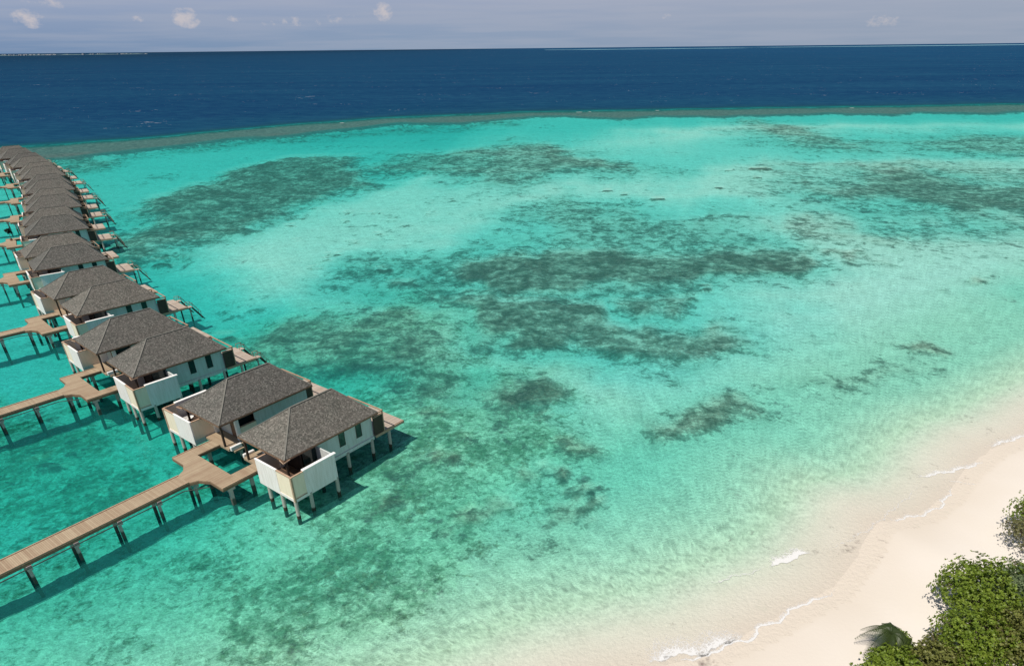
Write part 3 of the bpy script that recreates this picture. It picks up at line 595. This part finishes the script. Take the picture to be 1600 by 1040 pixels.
    P('handle', 'dark_metal', [(2.97, 3.02, 3.30, 3.35, 3.3, 3.6)], dd)
    # porch side: pillars, terrace parapet with timber rail and a dark sheet standing in for the shaded opening
    P('pillar', 'white_paint', [(2.78, 3.18, 1.95, 2.25, 2.1, 4.95)], bevel=.02)
    P('parapet', 'cream_boarding', [(3.2, 5.1, 2.13, 2.25, FL, 3.55)])
    P('hand_rail', 'light_timber', [(3.18, 5.12, 2.08, 2.30, 3.55, 3.63)])
    P('terrace_shade_panel', 'dark_glass', [(3.2, 5.1, 2.9, 2.95, FL, 4.9)])
    P('planter', 'pale_stone', [(1.25, 2.45, 0.95, 1.22, 2.17, 2.62)], bevel=.04)
    for (u, w) in ((1.25, 2.0), (1.35, 8.3)):
        P('post', 'dark_timber', [(u-.09, u+.09, w-.09, w+.09, FL, 4.9)])
    P('post', 'dark_timber', [(1.17, 1.35, 5.35, 5.53, 4.4, 4.9)])
    # roof: hipped, slightly bell-cast
    u0, u1, w0, w1, zr = .95, 12.05, 1.6, 8.75, 7.55; wc = (w0+w1)/2; ra, rb = 4.75, 9.6
    mb = MB(); lev = [(0, 4.86), (0, 5.00), (.18, 5.42), (.5, 6.22), (1, zr)]
    rings = []
    for tt, z in lev:
        a0 = u0+(ra-u0)*tt; a1 = u1+(rb-u1)*tt; b0 = w0+(wc-w0)*tt; b1 = w1+(wc-w1)*tt
        rings.append([(a0, y(b0), z), (a1, y(b0), z), (a1, y(b1), z), (a0, y(b1), z)])
    pts = [p for r in rings[:-1] for p in r]; fs = []
    for a in range(3):
        for k in range(4): fs.append((a*4+k, a*4+(k+1) % 4, (a+1)*4+(k+1) % 4, (a+1)*4+k))
    r0 = len(pts); pts += [(ra, y(wc), zr), (rb, y(wc), zr)]
    fs += [(12, 13, r0+1, r0), (13, 14, r0+1), (14, 15, r0, r0+1), (15, 12, r0)]
    fs.append((3, 2, 1, 0)); roof = mb.poly(pts, fs).build('roof', 'roof_shingle', root)
    P('fascia', 'brown_timber', [(u0-.03, u1+.03, w0-.03, w0, 4.80, 4.95), (u0-.03, u1+.03, w1, w1+.03, 4.80, 4.95), (u0-.03, u0, w0, w1, 4.80, 4.95), (u1, u1+.03, w0, w1, 4.80, 4.95)], roof)
    mb = MB(); mb.beam((ra, y(wc), zr+.01), (rb, y(wc), zr+.01), .18, .05)
    for (cu, cw, ru) in ((u0, w0, ra), (u0, w1, ra), (u1, w0, rb), (u1, w1, rb)):
        pp = [(cu+(ru-cu)*tt, y(cw+(wc-cw)*tt), z+.02) for tt, z in lev[1:]]
        for a, b in zip(pp, pp[1:]): mb.beam(a, b, .14, .05)
    mb.build('ridge_cap', 'ridge_cap', roof)
    # timber corner bracket under the front hip
    mb = MB(); cw = w1
    mb.beam((u0-.02, y(cw+.02), 4.82), (u0+.75, y(cw-.55), 4.55), .07, .1); mb.beam((u0-.25, y(cw+.22), 4.86), (u0+.55, y(cw+.06), 4.86), .06, .1); mb.beam((u0-.25, y(cw+.22), 4.86), (u0-.1, y(cw-.6), 4.86), .06, .1)
    mb.build('corner_bracket', 'light_timber', root)
    # sun deck with privacy screens
    P('sun_deck', 'sun_deck', [(11.7, 15.55, 3.15, 8.35, 2.20, FL+.03)])
    P('deck_beam', 'light_timber', [(11.7, 15.6, 8.35, 8.45, 2.05, 2.33), (11.7, 15.6, 3.05, 3.15, 2.05, 2.33), (15.55, 15.65, 3.05, 8.45, 2.05, 2.33)])
    for (a, b) in ((8.3, 8.4), (3.1, 3.2)):
        ps = P('privacy_screen', 'dark_timber', [(11.62, 12.95, a, b, FL, 4.35)])
        P('rail', 'light_timber', [(11.62, 12.98, a-.05, b+.05, 4.35, 4.43)], ps)
    P('pergola', 'light_timber', [(12.0, 13.0, 3.1, 3.2, 4.62, 4.74), (12.0, 13.0, 8.3, 8.4, 4.62, 4.74), (12.92, 13.02, 3.1, 8.4, 4.62, 4.74), (12.86, 12.98, 8.26, 8.42, FL, 4.62), (12.86, 12.98, 3.08, 3.24, FL, 4.62)])
    if stairs:
        for w_ in (3.6, 7.7):
            P('ladder_landing', 'sun_deck', [(15.66, 16.5, w_-.4, w_+.4, 2.0, 2.12)])
            mb = MB()
            for q in (-.38, .38): mb.beam((16.45, y(w_+q), 2.06), (17.9, y(w_+q), -.2), .08, .16)
            for k in range(7): mb.beam((16.6+.19*k, y(w_-.38), 1.83-.295*k), (16.6+.19*k, y(w_+.38), 1.83-.295*k), .2, .05)
            mb.build('ladder', 'dark_timber', root)
            mb = MB()
            for q in (-.42, .42):
                mb.beam((15.8, y(w_+q), 2.75), (16.5, y(w_+q), 2.75), .05, .05); mb.beam((16.5, y(w_+q), 2.75), (17.55, y(w_+q), 1.1), .05, .05)
                mb.beam((15.8, y(w_+q), 2.0), (15.8, y(w_+q), 2.75), .05, .05); mb.beam((16.5, y(w_+q), 1.9), (16.5, y(w_+q), 2.75), .05, .05); mb.beam((17.5, y(w_+q), .3), (17.5, y(w_+q), 1.15), .05, .05)
            mb.build('ladder_rail', 'light_timber', root)
            mb = MB().tube([(16.3, y(w_-.3), -2.4), (16.3, y(w_-.3), 2.0)], .11); mb.build('pile', 'pile_concrete', root)
    for (u, w) in ((.1, 10.6), (.12, 8.6), (.25, 6.4), (1.7, 10.62), (4.7, 10.6), (4.7, 8.2), (8.1, 8.2), (11.3, 8.15), (13.6, 8.25), (2.9, 2.4), (6.2, 2.4), (9.0, 2.4), (11.5, 2.5), (13.6, 3.3), (4.5, 5.2), (8.2, 5.2)):
        MB().tube([(u, y(w), -2.6), (u, y(w), 1.2), (u, y(w), 2.02 if u > .3 else 1.9)], [.19, .17, .17], 12).build('pile', 'pile_concrete', root, smooth=False)
    MB().box(.02, 4.78, y(10.72), y(5.6), 1.84, 1.99).build('floor_beam', 'grey_white_boarding', root)
    return root

# one pair per walkway: origin of the axis frame at the villas' front line
PAIRS = [((-27.7, 52.7), .655), ((-49.4, 70.5), .72), ((-66.7, 90.7), .765), ((-85.6, 113.3), .88), ((-101.9, 138.0), .97), ((-116.1, 160.9), .99), ((-130.4, 182.8), .97), ((-146.6, 205.7), .93), ((-163.5, 227), .88), ((-181.5, 247), .82)]
ordn = ['first', 'second', 'third', 'fourth', 'fifth', 'sixth', 'seventh', 'eighth', 'ninth', 'tenth', 'eleventh', 'twelfth', 'thirteenth', 'fourteenth', 'fifteenth', 'sixteenth', 'seventeenth', 'eighteenth', 'nineteenth', 'twentieth']
protoR = protoL = protoS = None; villas = []; frames = []
for i, ((fx, fy), az) in enumerate(PAIRS):
    dx, dy = math.sin(az), math.cos(az); ex, ey = math.cos(az), -math.sin(az)
    ax_, ay_ = fx, fy            # axis point, u = 0
    frames.append((ax_, ay_, az)); rz = math.atan2(dy, dx)
    for s in (1, -1):
        k = 2*i+(0 if s == 1 else 1)
        if k == 0: lab = 'water villa nearest the beach, cream corner screen and two narrow windows in full view'
        elif k == 1: lab = 'second water villa from the beach end, porch and entrance facing the nearest boardwalk'
        elif k == 2: lab = 'third water villa from the beach end, white courtyard wall and two tall dark windows'
        else: lab = 'grey-roofed water villa, %s from the beach end%s' % (ordn[k], ', with ladders into the lagoon' if s == 1 else '')
        if s == 1:
            if i == 0: o = protoR = make_villa(1, False, lab)
            elif i == 1: o = protoS = make_villa(1, True, lab)
            else: o = copy_tree(protoS)
        else:
            o = protoL = make_villa(-1, False, lab) if i == 0 else copy_tree(protoL)
            if i == 0: protoL = o
        o['label'] = lab
        if i > 0: o['group'] = 'water villas in the row over the lagoon'
        o.location = (ax_+ex*5*s, ay_+ey*5*s, 0); o.rotation_euler = (0, 0, rz); villas.append(o)

# ------------------------------------------------------------------ walkways
def make_jetty(label):
    root = empty('boardwalk', (0, 0, 0), 0, label, 'boardwalk', 'boardwalks leading to the villa pairs')
    # deck outline (x = u, y = -w)
    out = [(-40,-.95),(-4.3,-.95),(-3.55,-1.35),(-3.0,-2.3),(-3.0,-4.35),(1.14,-4.35),(1.14,-2.85),(-1.25,-2.85),(-1.25,2.85),(1.14,2.85),(1.14,4.35),(-3.0,4.35),(-3.0,2.3),(-3.55,1.35),(-4.3,.95),(-40,.95)]
    top = [(x, y_, FL) for x, y_ in out]; bot = [(x, y_, FL-.07) for x, y_ in out]; n = len(out)
    # split into convex pieces for a clean surface
    def slab(poly, mat, name):
        k = len(poly); mb = MB().poly([(x, y_, FL) for x, y_ in poly]+[(x, y_, FL-.07) for x, y_ in poly], [tuple(range(k)), tuple(range(2*k-1, k-1, -1))]+[(a, (a+1) % k, k+(a+1) % k, k+a) for a in range(k)])
        return mb.build(name, mat, root)
    slab([(-40,-.95),(-4.3,-.95),(-4.3,.95),(-40,.95)], 'jetty_deck', 'deck')
    slab([(-4.3,-.95),(-3.55,-1.35),(-3.0,-2.3),(-3.0,-4.35),(-1.25,-4.35),(-1.25,4.35),(-3.0,4.35),(-3.0,2.3),(-3.55,1.35),(-4.3,.95)], 'jetty_deck_cross', 'landing')
    slab([(-1.25,-4.35),(1.14,-4.35),(1.14,-2.85),(-1.25,-2.85)], 'jetty_deck', 'branch'); slab([(-1.25,2.85),(1.14,2.85),(1.14,4.35),(-1.25,4.35)], 'jetty_deck', 'branch')
    # fascia boards and low kerbs along every edge
    mb = MB(); kb = MB()
    for a, b in zip(out, out[1:]):
        mb.beam((*a, FL-.20), (*b, FL-.20), .07, .26); 
    for yy in (-.91, .91): kb.beam((-40, yy, FL+.035), (-4.3, yy, FL+.035), .09, .07)
    for a, b in (((-3.0,-4.31),(1.14,-4.31)), ((-3.0,4.31),(1.14,4.31))): kb.beam((*a, FL+.03), (*b, FL+.03), .08, .06)
    mb.build('edge_beam', 'brown_timber', root); kb.build('kerb', 'light_timber', root)
    mb = MB().tube([(-40, -1.12, 1.86), (-5, -1.12, 1.86), (-3.2, -2.4, 1.86)], .05, 8); mb.build('pipe', 'pipe_dark', root)
    for k in range(10):
        u = -3.75-3.47*k
        pb = MB()
        for yy in (-.62, .62): pb.box(u-.115, u+.115, yy-.115, yy+.115, -2.4, 1.95)
        pb.box(u-.19, u+.19, -1.05, 1.05, 1.55, 2.0); pb.build('trestle', 'jetty_post', root)
    for (u, w) in ((-2.2, -4.0), (-2.2, 4.0), (.2, -3.6), (.2, 3.6), (-2.0, 0)):
        pb = MB().box(u-.15, u+.15, w-.15, w+.15, -2.4, 1.75); pb.box(u-.35, u+.35, w-.32, w+.32, 1.75, 2.12); pb.build('trestle', 'jetty_post', root)
    return root
pj = None
for i, (ax_, ay_, az) in enumerate(frames):
    lab = ['long timber boardwalk nearest the camera, ending between the first two villas', 'timber boardwalk with landing before the third and fourth villas', 'timber boardwalk reaching the fifth and sixth villas from the beach end'][i] if i < 3 else 'timber boardwalk reaching the %s and %s villas from the beach end' % (ordn[2*i], ordn[2*i+1])
    o = make_jetty(lab) if i == 0 else copy_tree(pj)
    if i == 0: pj = o
    o['label'] = lab; o.location = (ax_, ay_, 0); o.rotation_euler = (0, 0, math.atan2(math.cos(az), math.sin(az)))

# ------------------------------------------------------------------ small potted tree on the fifth landing
ax_, ay_, az = frames[4]
t0 = empty('potted_tree', (ax_+math.sin(az)*-2.0+math.cos(az)*-2.4, ay_+math.cos(az)*-2.0-math.sin(az)*-2.4, FL), 0, 'small dark leafy tree on a thin trunk standing on the boardwalk landing', 'tree')
MB().tube([(0, 0, 0), (.0, 0, .3), (.12, 0, .31)], [.22, .28, .2], 12).build('pot', 'brown_timber', t0)
MB().tube([(0, 0, .2), (.05, .03, .9), (-.04, .06, 1.5)], [.06, .05, .035], 8).build('trunk', 'bark', t0)

# ------------------------------------------------------------------ leaves
def leafmat(name, c1, c2, c3):
    m, t, out = newmat(name); rn = attr(t, 'rnd'); v = worldpos(t)
    n1 = noise(t, v, 0.9, 3, 0.6)
    c = ramp(t, math_(t, 'ADD', math_(t, 'MULTIPLY', rn, 0.6), math_(t, 'MULTIPLY', n1, 0.5)), [(0.2, c1), (0.55, c2), (0.9, c3)])
    p = N(t, 'ShaderNodeBsdfPrincipled'); t.links.new(c, p.inputs['Base Color']); p.inputs['Roughness'].default_value = 0.45; p.inputs['Specular IOR Level'].default_value = 0.35
    tl = N(t, 'ShaderNodeBsdfTranslucent'); t.links.new(c, tl.inputs[0])
    mx = N(t, 'ShaderNodeMixShader'); mx.inputs[0].default_value = 0.4; t.links.new(p.outputs[0], mx.inputs[1]); t.links.new(tl.outputs[0], mx.inputs[2]); t.links.new(mx.outputs[0], out.inputs[0]); MAT[name] = m
leafmat('leaf_bright', (0.085, 0.13, 0.014), (0.185, 0.265, 0.03), (0.31, 0.38, 0.06))
leafmat('leaf_olive', (0.11, 0.12, 0.03), (0.19, 0.205, 0.05), (0.29, 0.29, 0.09))
leafmat('leaf_grey', (0.09, 0.13, 0.06), (0.16, 0.215, 0.10), (0.27, 0.31, 0.17))
leafmat('leaf_brown', (0.11, 0.10, 0.045), (0.20, 0.195, 0.08), (0.31, 0.30, 0.13))
leafmat('leaf_dark', (0.01, 0.02, 0.015), (0.02, 0.04, 0.03), (0.04, 0.06, 0.04))
def leaves(name, blobs, n, size, mat, parent, per=7, inner=0.35):
    """rosettes of leaves spread over and inside lumpy ellipsoids"""
    vol = np.array([b[3]*b[4] for b in blobs]); idx = rng.choice(len(blobs), n, p=vol/vol.sum()); Bl = np.array(blobs)[idx]
    dirs = rng.normal(size=(n, 3)); dirs[:, 2] = np.abs(dirs[:, 2])*1.0-.25; dirs /= np.linalg.norm(dirs, axis=1)[:, None]
    lump = 1+.15*np.sin(dirs[:, 0]*7+idx*1.7)+.14*np.sin(dirs[:, 1]*6.3+dirs[:, 2]*8+idx)+.08*np.sin(dirs[:, 0]*17+dirs[:, 1]*13)
    rad = np.where(rng.random(n) < inner, rng.uniform(.55, .9, n), rng.uniform(.90, 1.06, n))*lump
    C = Bl[:, :3]+dirs*Bl[:, 3:6]*rad[:, None]; C[:, 2] = np.maximum(C[:, 2], .12)
    C = np.repeat(C, per, 0); D = np.repeat(dirs, per, 0); m_ = len(C)
    rv = rng.normal(size=(m_, 3)); tang = rv-(rv*D).sum(1)[:, None]*D; tang /= np.linalg.norm(tang, axis=1)[:, None]
    up = D*rng.uniform(.15, 1.0, m_)[:, None]; ax = tang+up; ax /= np.linalg.norm(ax, axis=1)[:, None]
    sd = np.cross(ax, D+rng.normal(size=(m_, 3))*.35); sd /= np.linalg.norm(sd, axis=1)[:, None]+1e-9
    L = size*rng.uniform(.7, 1.3, m_)[:, None]
    P0 = C; P1 = C+ax*L*.55+sd*L*.27; P2 = C+ax*L; P3 = C+ax*L*.55-sd*L*.27
    V = np.stack([P0, P1, P2, P3], 1).reshape(-1, 3)
    me = bpy.data.meshes.new(name); me.vertices.add(len(V)); me.vertices.foreach_set('co', V.astype(np.float32).ravel())
    me.loops.add(len(V)); me.loops.foreach_set('vertex_index', np.arange(len(V), dtype=np.int32)); me.polygons.add(m_)
    me.polygons.foreach_set('loop_start', np.arange(0, len(V), 4, dtype=np.int32)); me.polygons.foreach_set('loop_total', np.full(m_, 4, np.int32)); me.update(calc_edges=True)
    rr = np.repeat(np.repeat(rng.random(n), per)*.6+rng.random(m_)*.4, 4); a = me.attributes.new('rnd', 'FLOAT', 'POINT'); a.data.foreach_set('value', rr.astype(np.float32))
    o = bpy.data.objects.new(name, me); COL.objects.link(o); me.materials.append(MAT[mat]); o.parent = parent; return o
leaves('crown', [(0, 0, 1.9, .42, .42, .5), (.2, .1, 1.6, .35, .3, .3)], 90, .24, 'leaf_dark', t0)
def ground_z(x, y):
    sd = float(line_sd(SHORE, np.array([x]), np.array([y]))[0]); return float(-np.interp(sd, [-40, -12, -3, 0, 4], [-2.2, -1.25, -.30, 0, .07]))
def bush(x, y, rx, ry, h, mat, label, n, size=.17, cat='bush', name='beach_bush', group='bushes on the beach', inner=.3):
    z0 = ground_z(x, y); root = empty(name, (x, y, z0), rng.uniform(0, 6), label, cat, group)
    blobs = [(0, 0, h*.42, rx*.8, ry*.8, h*.55)]
    for k in range(7):
        a = k*.9+rng.uniform(0, .5); q = rng.uniform(.45, .68); hh = h*rng.uniform(.34, .52)
        blobs.append((math.cos(a)*rx*q, math.sin(a)*ry*q, hh*.9, rx*rng.uniform(.32, .48), ry*rng.uniform(.32, .48), hh*rng.uniform(.85, 1.15)))
    leaves('foliage', blobs, n, size, mat, root, inner=inner)
    mb = MB()
    for k in range(8):
        b = blobs[k]; e = Vector((b[0], b[1], b[2]+b[5]*.55)); mb.tube([(0, 0, -.2), tuple(e*.45+Vector((0, 0, .1))), tuple(e)], [.11, .07, .02], 6)
        for q in range(4):
            dv = Vector((rng.normal()*.4*rx*.5, rng.normal()*.4*ry*.5, abs(rng.normal())*.3)); mb.tube([tuple(e*.6), tuple(e*.8+dv*.6), tuple(e*.9+dv)], [.04, .025, .01], 5)
    mb.build('branches', 'bark', root); return root
bush(33.6, 33.4, 3.3, 3.2, 3.7, 'leaf_bright', 'largest rounded bright green bush, nearest the sand in the middle of the thicket', 3200)
bush(37.0, 32.8, 3.0, 3.2, 3.8, 'leaf_grey', 'grey-green bush at the picture edge right of the largest bright bush', 2600)
bush(30.6, 29.6, 2.6, 2.4, 3.0, 'leaf_bright', 'bright green bush below the largest one, left of the olive bush', 2000)
bush(33.9, 28.9, 2.7, 2.6, 3.3, 'leaf_olive', 'olive green bush at the lower right corner of the picture', 2200)
bush(36.6, 28.6, 2.8, 2.6, 3.4, 'leaf_bright', 'bright green bush in the lower right corner behind the olive one', 2000)
bush(27.6, 28.2, 1.8, 1.7, 2.0, 'leaf_olive', 'low olive bush between the young palm and the tall thicket', 1300)
bush(24.6, 28.0, 1.7, 1.6, 1.9, 'leaf_bright', 'low bright green bush directly in front of the young palm', 1300)
bush(22.8, 27.0, 1.5, 1.5, 1.6, 'leaf_bright', 'low bright green bush farthest left at the bottom edge of the beach', 1000)
bush(26.2, 30.3, .95, .8, 1.5, 'leaf_bright', 'small bright bush growing against the right side of the young palm', 420, .15)
bush(28.6, 30.0, .9, .8, 1.5, 'leaf_olive', 'thin scrubby shrub with bare twigs left of the thicket', 170, .14, inner=.6)
bush(41.9, 40.0, 2.3, 2.2, 3.6, 'leaf_brown', 'brownish fine-leaved shrub at the right picture edge above the thicket', 1700, .12)
bush(43.2, 42.2, 2.0, 2.0, 3.9, 'leaf_bright', 'green shrub top behind the brownish shrub at the right edge', 1000, .14)
bush(39.6, 37.2, 1.2, .8, .7, 'leaf_brown', 'low dry twiggy scrub on the sand under the brownish shrub', 130, .13, inner=.7)
for (x, y, r, h, l) in ((40.6, 33.2, 3, 3.5, 'green bush inland of the grey-green bush, outside the right picture edge'), (40.5, 28.6, 3.2, 3.6, 'green bush farthest inland in the thicket, outside the right picture edge'), (29, 25.5, 2.6, 2.6, 'green bush below the lower picture edge under the middle of the thicket'), (33, 24.8, 3, 3.3, 'green bush below the lower right picture corner')):
    bush(x, y, r, r, h, 'leaf_bright', l, 1500)
# young coconut palm
def palm(x, y, label):
    z0 = ground_z(x, y); root = empty('coconut_palm', (x, y, z0), 0, label, 'palm tree')
    MB().tube([(0, 0, -.2), (.05, 0, .8), (.02, .03, 1.75)], [.2, .15, .12], 12).build('trunk', 'bark', root, smooth=True)
    for k in range(11):
        a = k*2*math.pi/11+rng.uniform(-.15, .15); L = rng.uniform(1.7, 2.3); el_ = rng.uniform(.55, 1.2); pts = []
        for i in range(15):
            q = i/14; r = L*q*math.cos(el_)*(1+.25*q); z = 1.75+L*q*math.sin(el_)-1.75*L*q*q*(.55+.25*math.cos(el_)); pts.append(Vector((math.cos(a)*r, math.sin(a)*r, z)))
        mb = MB().tube([tuple(p) for p in pts], [.035-.028*i/14 for i in range(15)], 5)
        for i in range(1, 15):
            for u in (0, .5):
                p = pts[i-1].lerp(pts[i], u); t_ = (pts[i]-pts[i-1]).normalized(); sd = t_.cross(Vector((0, 0, 1))).normalized(); q = (i+u)/15
                ll = .62*math.sin(math.pi*min(1, .15+.8*q))+.08
                for s_g in (-1, 1):
                    e = p+(sd*s_g*.85+t_*.55+Vector((0, 0, -.45-.35*q))).normalized()*ll; w_ = t_*.032
                    mb.poly([p-w_, p+w_, e+w_*.3, e-w_*.3], [(0, 1, 2, 3)])
        o = mb.build('frond', 'frond', root)
leafmat('frond', (0.045, 0.07, 0.02), (0.085, 0.12, 0.03), (0.14, 0.17, 0.05))
palm(25.2, 30.2, 'young coconut palm with drooping fronds at the edge of the bushes')

# ------------------------------------------------------------------ far horizon: low island with a town, pale reef lagoons
m, t, out = newmat('distant_lagoon'); principled(t, out, mixc(t, noise(t, worldpos(t), 0.002, 3), (0.16, 0.34, 0.42), (0.26, 0.44, 0.50)), 0.9, None, 0.0); MAT['distant_lagoon'] = m
for (x0, x1, y0, y1) in ((5600, 17500, 14200, 17500), (700, 4600, 13000, 14800)):
    n = 24; top = [(x0+(x1-x0)*i/n, y1+260*math.sin(i*1.3), .4) for i in range(n+1)]; bot = [(x0+(x1-x0)*i/n, y0+(y1-y0)*.5*(abs(i/n-.5)*2)**3+200*math.sin(i*.9), .4) for i in range(n+1)]
    o = MB().poly(top+bot, [(i, i+1, n+2+i, n+1+i) for i in range(n)]).build('distant_reef_lagoon', 'distant_lagoon'); tag(o, kind='structure')
m, t, out = newmat('distant_land'); principled(t, out, (0.10, 0.15, 0.16), 0.9, None, 0.0); MAT['distant_land'] = m
plain('distant_wall', (0.38, 0.38, 0.39), 0.8, 0.15, .02)
ang0, ang1 = math.radians(-38.2), math.radians(-25.5); Dk = 17000
n = 60; pts = []; fs = []
for i in range(n+1):
    a = ang0+(ang1-ang0)*i/n; hh = 6+4*math.sin(i*.7)+3*math.sin(i*1.9)
    for dd, z in ((0, .1), (40, hh), (300, hh+2), (500, .1)): pts.append((math.sin(a)*(Dk+dd), math.cos(a)*(Dk+dd), z))
for i in range(n):
    for k in range(3): fs.append((i*4+k, i*4+k+1, (i+1)*4+k+1, (i+1)*4+k))
tag(MB().poly(pts, fs).build('distant_island', 'distant_land'), kind='structure')
mb = MB()
for i in range(110):
    a = rng.uniform(ang0, ang1); a = ang0+(ang1-ang0)*(.32+.2*rng.normal()) if rng.random() < .6 else a
    dd = Dk+rng.uniform(0, 250); x, y_ = math.sin(a)*dd, math.cos(a)*dd; w_ = rng.uniform(8, 22); h_ = rng.uniform(8, 22); mb.box(x-w_, x+w_, y_-15, y_+15, 0, h_)
tag(mb.build('far_town', 'distant_wall'), 'tiny pale buildings of a far town along the left horizon', 'town', kind='stuff')
